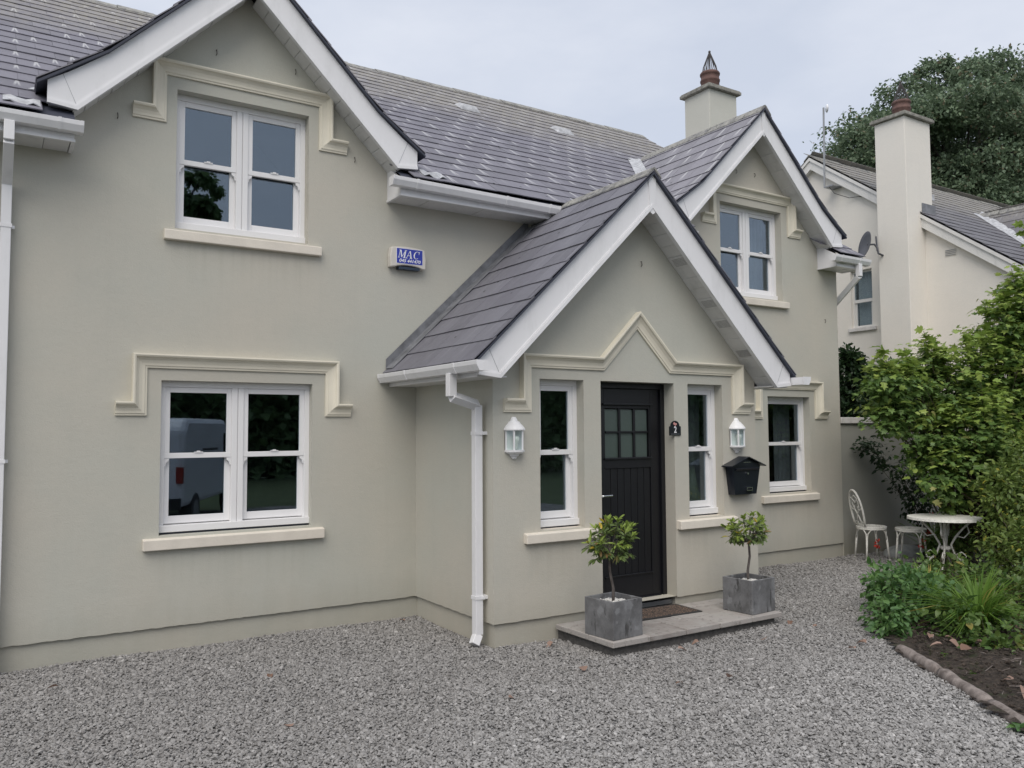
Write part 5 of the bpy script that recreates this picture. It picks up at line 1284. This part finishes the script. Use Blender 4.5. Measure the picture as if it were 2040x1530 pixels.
# crocosmia flowers, each a spray of a few red florets
fl_i = 0
for q, lab in (((6.95, -.95, .36), "red crocosmia flower low between the two chairs"), ((6.95, -1.0, .60), "red crocosmia flower just left of the table edge"), ((7.25, -.90, .76), "red crocosmia flower above the table top"), ((7.45, -.85, .74), "red crocosmia flower behind the table top on the right"), ((6.75, -.98, .27), "red crocosmia flower lowest, near the chair leg"), ((6.6, -.46, .22), "red crocosmia flower at the foot of the garden wall")):
    T = thing("red_flower", lab, "flower", (q[0], q[1], q[2]), "red crocosmia flowers among the garden furniture"); m = mb(); rg = np.random.default_rng(60 + fl_i); fl_i += 1
    for k in range(6):
        d = Vector(rg.normal(0, 1, 3)).normalized(); a = Vector(q) + d * .02; s_ = d.orthogonal().normalized()
        for t in range(3):
            s2 = Matrix.Rotation(t * 2.1, 3, d) @ s_; m.add([a, a + d * .03 + s2 * .034, a + d * .052 + s2 * .015], [(0, 1, 2)])
    m.build("petal", M_red, T); mb().tube([(q[0], q[1], q[2]), (q[0] + .03, q[1] + .02, q[2] - .10), (q[0] + .04, q[1] + .02, max(0, q[2] - .5))], .0022, 4).build("stem", L_weed, T)

DRK = mats_leaf(O_small, L_dark, fold=.2, curl=.2)
T = thing("dark_evergreen_shrub", "dark green evergreen shrub rising behind the garden wall", "shrub", (8.2, .95, 0))
bl = [(8.11, .9, 2.45, .40), (8.6, .95, 2.25, .45), (8.02, .9, 2.80, .20), (9.2, 1.0, 2.3, .5), (7.9, .9, 1.9, .45), (8.6, 1., 1.7, .5), (9.5, 1, 1.7, .6)]
P_, D_, out, C_, rg = shrub_points(bl, 22000, 15, .2); foliage(T, "foliage", DRK, P_, D_, rg.uniform(.06, .11, len(P_)), 0); branches(T, [(8.2, .95, 0), (8.7, 1., 0)], C_, 50, .012, M_twig, rg)
T = thing("wall_climber", "dark spray of climber hanging on the garden wall above the chairs", "plant", (7.0, -.3, 0))
bl = [(6.95, -.12, 1.50, .16), (7.15, -.16, 1.36, .18), (7.35, -.2, 1.18, .2), (7.6, -.25, .95, .28), (7.9, -.3, .7, .35)]
P_, D_, out, C_, rg = shrub_points(bl, 900, 16, .3); D_[:, 0] -= .5; P_[:, 1] = np.minimum(P_[:, 1], -.03); foliage(T, "foliage", DRK, P_, D_, rg.uniform(.05, .10, len(P_)), 0); branches(T, [(8.1, -.35, .02)], C_, 24, .008, M_twig, rg)
# dock-like weed by the log
T = thing("small_weed", "small rosette weed growing against the log edging", "plant", (1.52, -4.75, 0)); 
ph = np.linspace(0, 6.28, 8)[:-1]; foliage(T, "leaves", NET, np.tile([1.56, -4.68, .03], (7, 1)), np.stack([np.cos(ph), np.sin(ph), np.full(7, .35)], 1), np.full(7, .085), 7)

# fallen leaves
DL = [leaf_mesh("fallen_leaf", [(0, 0), (.26, .18), (.34, .45), (.2, .78), (0, 1)], fold=f_, curl=c_, mat=M_deadleaf) for f_, c_ in ((.5, .35), (-.3, -.3), (.7, .6))]
where = ["in the corner between wall and porch", "below the left end of the step", "close under the middle of the step front", "left of the middle of the step front", "farthest out below the large lower window", "below the left jamb of the large lower window", "nearest the left downpipe", "in the open drive, straight out from the door",
         "beside the plinth, left of the step", "alone in the drive left of the porch downpipe", "in the drive between step and camera", "just off the right end of the step", "touching the right end of the step", "in front of the right planter", "closest to the end of the log edging", "left of the end of the log edging"]
on_gravel = [(-.23, -.24), (.18, -2.33), (1.44, -2.27), (1.15, -2.33), (-1.91, -2.30), (-1.74, -1.23), (-3.03, -.70), (.95, -3.08), (.45, -1.62), (-.6, -2.6), (.55, -2.95), (2.7, -2.45), (2.65, -2.2), (1.9, -2.5), (2.52, -3.05), (2.3, -3.1)]
for i, (a, b) in enumerate(on_gravel):
    o = link("fallen_leaf", DL[i % 3], None, (a, b, .034)); o.scale = (R(.055, .085),) * 3; o.rotation_euler = (R(-.3, .3), R(-.4, .4), R(0, 6.28)); tag(o, "dry brown leaf on the gravel " + where[i], "leaf", "dry leaves scattered on the gravel")
rg = np.random.default_rng(5); k = 0
while k < 44:
    a, b = rg.uniform(1.6, 4.6), rg.uniform(-5.4, -3.0)
    if not in_poly(a, b, [(p[0] + .12, p[1] - .05) for p in bed]) or (a - 2.8) > (b + 6.2) * .8: continue
    o = link("fallen_leaf", DL[k % 3], None, (a, b, .085)); o.scale = (rg.uniform(.07, .135),) * 3; o.rotation_euler = (rg.uniform(-.4, .4), rg.uniform(-.4, .4), rg.uniform(0, 6.28)); tag(o, "dry leaf lying on the dark soil of the flower bed", "leaf", "dry leaves scattered on the flower bed"); k += 1
# soil crumbs
n = 9000; x = rng.uniform(1., 6.5, n); y = rng.uniform(-6, -2, n); ok = np.array([in_poly(a, b, [(p[0] + .08, p[1] - .03) for p in bed]) for a, b in zip(x, y)])
P_ = np.stack([x, y, .055 + rng.uniform(0, .03, n)], 1)[ok]
crumb = []
for k in range(3):
    me = stone_mesh(50 + k); me.materials.clear(); me.materials.append(M_soil); crumb.append(me)
its = [(crumb[i % 3], Matrix.Translation(p) @ Matrix.Rotation(R(0, 6), 4, 'Z') @ Matrix.Scale(R(.006, .02), 4)) for i, p in enumerate(P_[:5500])]
tgl = mb()
for k in range(160):
    a, b = R(1.6, 4.8), R(-5.6, -3.1)
    if in_poly(a, b, [(p[0] + .1, p[1] - .04) for p in bed]):
        t = R(0, 6.28); l_ = R(.03, .12); z_ = .07 + R(0, .02); tgl.tube([(a, b, z_), (a + l_ * math.cos(t), b + l_ * math.sin(t), z_ + R(-.01, .02))], R(.0015, .0035), 4)
tgl.build("twig_litter", M_log, None, kind="stuff")["label"] = "small broken twigs on the flower bed soil"
rgs = np.random.default_rng(77); Pq, Dq, Sq = [], [], []
while len(Pq) < 420:
    a, b = rgs.uniform(1.7, 4.6), rgs.uniform(-5.6, -3.1)
    if not in_poly(a, b, [(p[0] + .1, p[1] - .04) for p in bed]): continue
    for t in rgs.uniform(0, 6.28, 6): Pq.append((a, b, .06)); Dq.append((math.cos(t), math.sin(t), rgs.uniform(.15, .8))); Sq.append(rgs.uniform(.015, .05))
TW = thing("seedling_weeds", "tiny weed seedlings dotted over the bare dark soil behind the log edging", "plant", (2.6, -4.4, 0)); foliage(TW, "leaves", WEE, np.array(Pq), np.array(Dq), np.array(Sq), 0)
merged("soil_crumbs", its, None, M_soil)["label"] = "crumbly dark soil of the flower bed"

# ------------------------------------------------------------------ neighbour's house
NX = 10.243; N = thing("neighbour_house", "cream rendered house beyond the garden wall with tall side chimney", "house", (NX, 0, 0))
NRY, NRZ, NE = 3.226, 7.20, -.72; ns = .73
def nz(y): return NRZ - abs(y - NRY) * ns
w = mb(); nyf, nyb = -.62, 7.07
nw = (2.02, 2.47, 3.66, 4.75)
Y_ = [nyf, nw[0], nw[1], nyb]
wx = NX + .12
for a, b in ((nyf, nw[0]), (nw[1], NRY), (NRY, nyb)): w.add([(wx, a, 0), (wx, b, 0), (wx, b, nz(b) - .12), (wx, a, nz(a) - .12)], [(3, 2, 1, 0)])
w.add([(wx, nw[0], 0), (wx, nw[1], 0), (wx, nw[1], nw[2]), (wx, nw[0], nw[2])], [(3, 2, 1, 0)]); w.add([(wx, nw[0], nw[3]), (wx, nw[1], nw[3]), (wx, nw[1], nz(nw[1]) - .12), (wx, nw[0], nz(nw[0]) - .12)], [(3, 2, 1, 0)])
for yy in (nw[0], nw[1]): w.add([(wx, yy, nw[2]), (wx + .14, yy, nw[2]), (wx + .14, yy, nw[3]), (wx, yy, nw[3])], [(0, 1, 2, 3)])
w.add([(wx, nw[0], nw[2]), (wx, nw[1], nw[2]), (wx + .14, nw[1], nw[2]), (wx + .14, nw[0], nw[2])], [(0, 1, 2, 3)]); w.add([(wx, nw[0], nw[3]), (wx, nw[1], nw[3]), (wx + .14, nw[1], nw[3]), (wx + .14, nw[0], nw[3])], [(3, 2, 1, 0)])
w.add([(wx, nyf, 0), (20.5, nyf, 0), (20.5, nyf, 4.4), (wx, nyf, 4.4)], [(0, 1, 2, 3)]); w.add([(wx, nyb, 0), (20.5, nyb, 0), (20.5, nyb, 4.3), (wx, nyb, 4.3)], [(3, 2, 1, 0)]); w.add([(20.5, nyf, 0), (20.5, nyb, 0), (20.5, nyb, 4.4), (20.5, NRY, 7.1), (20.5, nyf, 4.4)], [(0, 1, 2, 3, 4)])
w.build("side_wall", M_nwall, N)
# window in the side wall
f = mb(); xw = wx + .06
f.box(xw, xw + .05, nw[0], nw[0] + .04, nw[2] + .04, nw[3]); f.box(xw, xw + .05, nw[1] - .04, nw[1], nw[2] + .04, nw[3]); f.box(xw, xw + .05, nw[0] + .04, nw[1] - .04, nw[3] - .04, nw[3]); f.box(xw - .01, xw + .05, nw[0], nw[1], nw[2], nw[2] + .04)
f.box(xw - .004, xw + .05, nw[0] + .04, nw[1] - .04, 4.14, 4.20); f.box(xw + .02, xw + .05, nw[0] + .04, nw[0] + .075, nw[2] + .04, 4.14); f.box(xw + .02, xw + .05, nw[1] - .075, nw[1] - .04, nw[2] + .04, 4.14)
Wn = f.build("window", M_woodwhite, N); mb().box(xw + .03, xw + .036, nw[0] + .05, nw[1] - .05, nw[2] + .04, 4.14).build("pane", M_glass, Wn); mb().box(xw + .012, xw + .018, nw[0] + .04, nw[1] - .04, 4.20, nw[3] - .04).build("pane", M_glass, Wn)
curtain(nw[0], nw[1] - .06, nw[2], nw[3], xw + .10, M_curtain, 30, Wn, 'x', .012)
mb().box(wx - .05, wx + .06, nw[0] - .08, nw[1] + .05, nw[2] - .07, nw[2] - .002).build("window_sill", M_ncoping, N, bevel=.005)
# wall vent with slats
vx = wx; V_ = mb().box(vx - .006, vx - .001, .42, .62, 4.70, 4.83).build("wall_vent", M_nwall, N)
for k in range(4): mb().box(vx - .018, vx - .0065, .43, .61, 4.715 + k * .028, 4.722 + k * .028).build("vent_slat", M_galv, V_)
# roof
dk = mb(); nxr = 20.8
dk.add([(NX, NE, nz(NE) - .03), (nxr, NE, nz(NE) - .03), (nxr, NRY, NRZ - .03), (NX, NRY, NRZ - .03), (nxr, 7.2, nz(7.2) - .03), (NX, 7.2, nz(7.2) - .03)], [(0, 1, 2, 3), (3, 2, 4, 5)])
dk.add([(NX, NE, nz(NE) - .03), (NX, NRY, NRZ - .03), (NX, NRY, NRZ - .07), (NX, NE, nz(NE) - .07)], [(0, 1, 2, 3)]); NR = dk.build("roof", M_under, N)
it = []; course(it, (0, NE, nz(NE)), (1, 0, 0), (0, 1, ns), NX - .02, nxr, range(0, 20), M_nslate); it2 = [x for x in it if x[2].y < NRY]
course(it2, (0, 7.2, nz(7.2)), (-1, 0, 0), (0, -1, ns), -nxr, -NX, range(0, 20), M_nslate, keep=lambda p: p.y > NRY); merged("slates", [(a, b) for a, b, _ in it2], NR, M_nslate)
ridge_tiles((NX - .02, NRY, NRZ + .02), (nxr, NRY, NRZ + .02), .13, .09, .45, M_ridge, NR, noise=.006)
# bargeboards (painted timber, two stepped boards)
def nbarge(ya, yb, name="bargeboard"):
    m = mb()
    for x0_, x1_, t0, t1 in ((NX - .015, NX + .01, -.035, -.10), (NX + .012, NX + .04, -.10, -.27)):
        pts = [(ya, nz(ya) + t0), (yb, nz(yb) + t0), (yb, nz(yb) + t1), (ya, nz(ya) + t1)]; m.prism(pts, 'x', x0_, x1_)
    m.prism([(ya, nz(ya) - .25), (yb, nz(yb) - .25), (yb, nz(yb) - .262), (ya, nz(ya) - .262)], 'x', NX + .041, wx); return recalc(m.build(name, M_woodwhite, N))
sy0_, sy1_ = .96, 1.50
nbarge(NE, sy0_ + .05); nbarge(sy1_ + .12, NRY); nbarge(7.15, NRY)
# tall stack standing off the gable
Cn = chimney(N, 9.84, 10.62, sy0_, sy1_ + .03, 0, 7.20, M_nwall)
mb().box(10.28, 10.70, sy0_ - .008, sy0_ - .002, nz(sy0_) + .0, nz(sy0_) + .17).build("lead_flashing", M_lead, N)
# front dormer roof of the neighbour, only its left slope shows
dgx, dgz = 13.75, 6.15
dm = mb(); dm.add([(dgx, -.9, dgz), (dgx, 2.0, dgz), (dgx - 1.75, 2.0, dgz - 1.75), (dgx - 1.75, -.9, dgz - 1.75), (dgx + 1.75, 2.0, dgz - 1.75), (dgx + 1.75, -.9, dgz - 1.75)], [(0, 1, 2, 3), (1, 0, 5, 4)]); DR = dm.build("dormer_roof", M_under, N)
di = []; course(di, (dgx - 1.75, 0, dgz - 1.75), (0, -1, 0), (1, 0, 1), -2.0, .9, range(0, 10), M_nslate, keep=lambda p: p.z > nz(p.y) - .05)
course(di, (dgx + 1.75, 0, dgz - 1.75), (0, 1, 0), (-1, 0, 1), -.9, 2.0, range(0, 10), M_nslate, keep=lambda p: p.z > nz(p.y) - .05); merged("slates", [(a, b) for a, b, _ in di], DR, M_nslate)
ridge_tiles((dgx, -.9, dgz + .03), (dgx, 1.8, dgz + .03), .11, .10, .45, M_ridge, DR)
rows = []
for i in range(15):
    y = 1.78 - 2.2 * i / 14; z = nz(y); d = max(0, dgz - z); xx = dgx - d; rows.append([(xx - .20, y + .02, z + .03 + R(-.004, .008)), (xx - .10, y, z + .035 + R(-.006, .010)), (xx, y, z + .03), (xx + .10, y, z + .10 + R(-.006, .01))])
lead(rows, "lead_flashing", M_leadpale, NR)
mb().box(12.2, 12.5, 2.0, 2.2, nz(2.1) - .05, nz(2.1) + .07).build("roof_vent", M_leadpale, NR)
w = mb(); w.add([(dgx - 1.5, -.63, 3.9), (dgx + 1.5, -.63, 3.9), (dgx + 1.5, -.63, 4.6), (dgx, -.63, 6.1), (dgx - 1.5, -.63, 4.6)], [(0, 1, 2, 3, 4)]); w.build("dormer_wall", M_nwall, N)

# aerial mast and dish on the neighbour's wall
T = thing("aerial_mast", "thin steel mast with a small round aerial on the cream gable", "aerial", (10.1, 2.77, 6.5))
mb().tube([(10.1, 2.79, 6.42), (10.1, 2.765, 8.0)], .018, 8).build("mast", M_galv, T); mb().box(10.085, wx, 2.60, 2.80, 6.42, 6.44).build("bracket", M_galv, T)
m = mb(); m.lathe([(0.0, -.03), (.06, -.022), (.085, 0), (.06, .012), (0, .02)], (0, 0, 0), 14); o = m.build("round_aerial", M_letter, T, smooth=True); o.rotation_euler = (math.radians(90), 0, math.radians(50)); o.location = (Vector((10.1, 2.69, 7.96)) - WORLD[T.name])
mb().tube([(10.12, 2.7, 6.42), (10.16, 2.62, 6.28), (10.30, 2.4, 6.16), (10.34, 2.0, 6.12), (10.34, 1.6, 6.2)], .006, 5).build("cable", M_tyre, T)
T = thing("satellite_dish", "small grey satellite dish on the side of the tall cream chimney", "satellite dish", (9.84, 1.4, 4.9))
m = mb(); m.lathe([(.001, -.03), (.10, -.022), (.19, .0), (.245, .03), (.245, .036), (.19, .007), (.001, -.022)], (0, 0, 0), 22); o = m.build("dish", M_dish, T, smooth=True); o.scale = (.86, .98, .86)
o.rotation_euler = (math.radians(78), 0, math.radians(-118)); o.location = Vector((9.62, 1.62, 5.02)) - WORLD[T.name]
mb().tube([(9.62, 1.60, 5.02), (9.72, 1.52, 5.02), (9.74, 1.48, 4.95), (9.74, 1.46, 4.85), (9.84, 1.44, 4.82)], .018, 8).build("arm", M_dish, T); mb().tube([(9.74, 1.50, 5.16), (9.74, 1.48, 4.9)], .015, 8).build("post", M_dish, T)

# ------------------------------------------------------------------ trees
CARD = mats_leaf(O_card, L_tree, fold=.3, curl=.2); HCARD = mats_leaf(O_card, L_hedge, fold=.3, curl=.2)
def tree(name, label, cat, base, height, crown_c, crown_r, nblob, br, nleaf, ls, card, seed, bark, group=None, flat=.8):
    T = thing(name, label, cat, base, group); rg = np.random.default_rng(seed); cc = np.array(crown_c, float); cr_ = np.array(crown_r, float)
    d = rg.normal(0, 1, (nblob, 3)); d /= np.linalg.norm(d, axis=1, keepdims=True); d[:, 2] = np.where(d[:, 2] < -.5, d[:, 2] * .4, d[:, 2])
    B = np.c_[cc + d * cr_ * rg.uniform(.55, .92, (nblob, 1)), rg.uniform(br[0], br[1], nblob)]
    per = nleaf // nblob; Ps, Ds = [], []
    for b in B:
        # every bough is built of leafy twig ends with gaps between
        nt_ = max(6, per // 26); e = rg.normal(0, 1, (nt_, 3)); e /= np.linalg.norm(e, axis=1, keepdims=True); e[:, 2] = np.abs(e[:, 2]) * .9 - .25
        c = b[:3] + e * b[3] * np.array([1, 1, flat]) * rg.uniform(.65, 1.05, (nt_, 1)); i = rg.integers(0, nt_, per)
        Ps.append(c[i] + rg.normal(0, b[3] * .13, (per, 3)) * np.array([1, 1, .7])); dd = e[i] * .6 + rg.normal(0, .6, (per, 3)); dd[:, 2] -= .35; Ds.append(dd)
    P_ = np.concatenate(Ps); D_ = np.concatenate(Ds); foliage(T, "crown", card, P_, D_, rg.uniform(ls * .7, ls * 1.35, len(P_)), 0, roll=.5, kind=None)
    b0 = Vector(base); top = Vector(crown_c) + Vector((0, 0, crown_r[2] * .2)); r0 = height * .028
    mb().tube([b0, b0.lerp(top, .3) + Vector((r0, 0, 0)), b0.lerp(top, .6), top], [r0 * 1.3, r0, r0 * .7, r0 * .25], 10).build("trunk", bark, T, smooth=True)
    lm = mb()
    for j in range(min(nblob, 40)):
        q = Vector(B[j, :3]); a = b0.lerp(top, rg.uniform(.35, .9)); lm.tube([a, a.lerp(q, .5) + Vector((0, 0, height * .02)), q], [r0 * .35, r0 * .22, r0 * .06], 6)
    lm.build("limb", bark, T); return T
tree("sycamore_tree", "huge dark green broad crowned tree rising behind the cream neighbouring house", "tree", (37.5, 15.5, 0), 19, (37.8, 14.5, 13.4), (8.6, 6.0, 7.3), 130, (1.2, 2.5), 210000, .17, CARD, 31, M_bigbark)
tree("garden_tree", "tall tree standing behind the photographer, seen mirrored in the upper window", "tree", (2.6, -27.5, 0), 14, (2.6, -27.5, 9.9), (1.5, 1.5, 3.6), 24, (.6, .9), 10000, .30, HCARD, 32, M_bigbark)
T = thing("tall_hedge", "long dark hedge across the road behind the photographer", "hedge", (0, -26, 0)); rg = np.random.default_rng(33); n = 30000
x = rg.uniform(-32, 42, n); top_ = 4.6 + 1.3 * np.sin(x * .5) + .8 * np.sin(x * 1.37 + 2); P_ = np.stack([x, -25 + rg.normal(0, .25, n) - .0 * x, rg.uniform(0, 1, n) ** .8 * top_], 1); foliage(T, "foliage", HCARD, P_, rg.normal(0, 1, (n, 3)) + np.array([0, .6, .2]), rg.uniform(.35, .65, n), 0)
m = mb()
for k in range(38): m.tube([(-31 + k * 2, -25.4, 0), (-31 + k * 2 + .1, -25.4, 3.6)], [.09, .04], 6)
m.build("stem", M_bigbark, T); mb().box(-32, 42, -25.7, -25.5, 0, 3.4).build("dense_core", simple("hedge_core", (.05, .075, .035), 1.), T)

# parked van, seen only mirrored in the lower left window
T = thing("parked_van", "white panel van parked behind the photographer, mirrored in the lower left window", "van", (0, 0, 0)); L_, Wd, Hh = 5.1, 1.95, 2.02
side = [(-L_ / 2, .45), (-L_ / 2 + .05, 1.80), (-L_ / 2 + .30, Hh), (L_ / 2 - 1.75, Hh), (L_ / 2 - 1.25, 1.78), (L_ / 2 - .75, 1.20), (L_ / 2 - .08, .95), (L_ / 2, .45)]
recalc(mb().prism(side, 'y', -Wd / 2, Wd / 2).build("body", M_vanwhite, T, bevel=.09))
for sy in (-1, 1):
    recalc(mb().prism([(L_ / 2 - 1.9, 1.2), (L_ / 2 - .95, 1.2), (L_ / 2 - 1.4, 1.75), (L_ / 2 - 1.9, 1.75)], 'y', sy * (Wd / 2 + .004), sy * (Wd / 2 + .012)).build("side_window", M_vanglass, T)); mb().box(-L_ / 2 - .012, -L_ / 2 + .07, *sorted((sy * (Wd / 2 - .10), sy * (Wd / 2 + .008))), .88, 1.16).build("tail_light", M_taillight, T)
    mb().box(-1.2, .1, *sorted((sy * (Wd / 2 + .001), sy * (Wd / 2 + .012))), 1.42, 1.46).build("door_rail", M_tyre, T)
    for xx in (-L_ / 2 + .9, L_ / 2 - .95):
        w_ = mb(); w_.tube([(xx, sy * (Wd / 2 - .2), .33), (xx, sy * (Wd / 2 + .01), .33)], .33, 20); W__ = w_.build("wheel", M_tyre, T); mb().tube([(xx, sy * (Wd / 2 + .008), .33), (xx, sy * (Wd / 2 + .022), .33)], .2, 14).build("hub_cap", M_galv, W__)
recalc(mb().prism([(-L_ / 2 + .02, .42), (-L_ / 2 - .06, .42), (-L_ / 2 - .06, .62), (-L_ / 2 + .02, .62)], 'y', -Wd / 2 + .02, Wd / 2 - .02).build("bumper", M_tyre, T))
T.location = (-.40, -10.4, 0); T.rotation_euler.z = math.radians(-65)
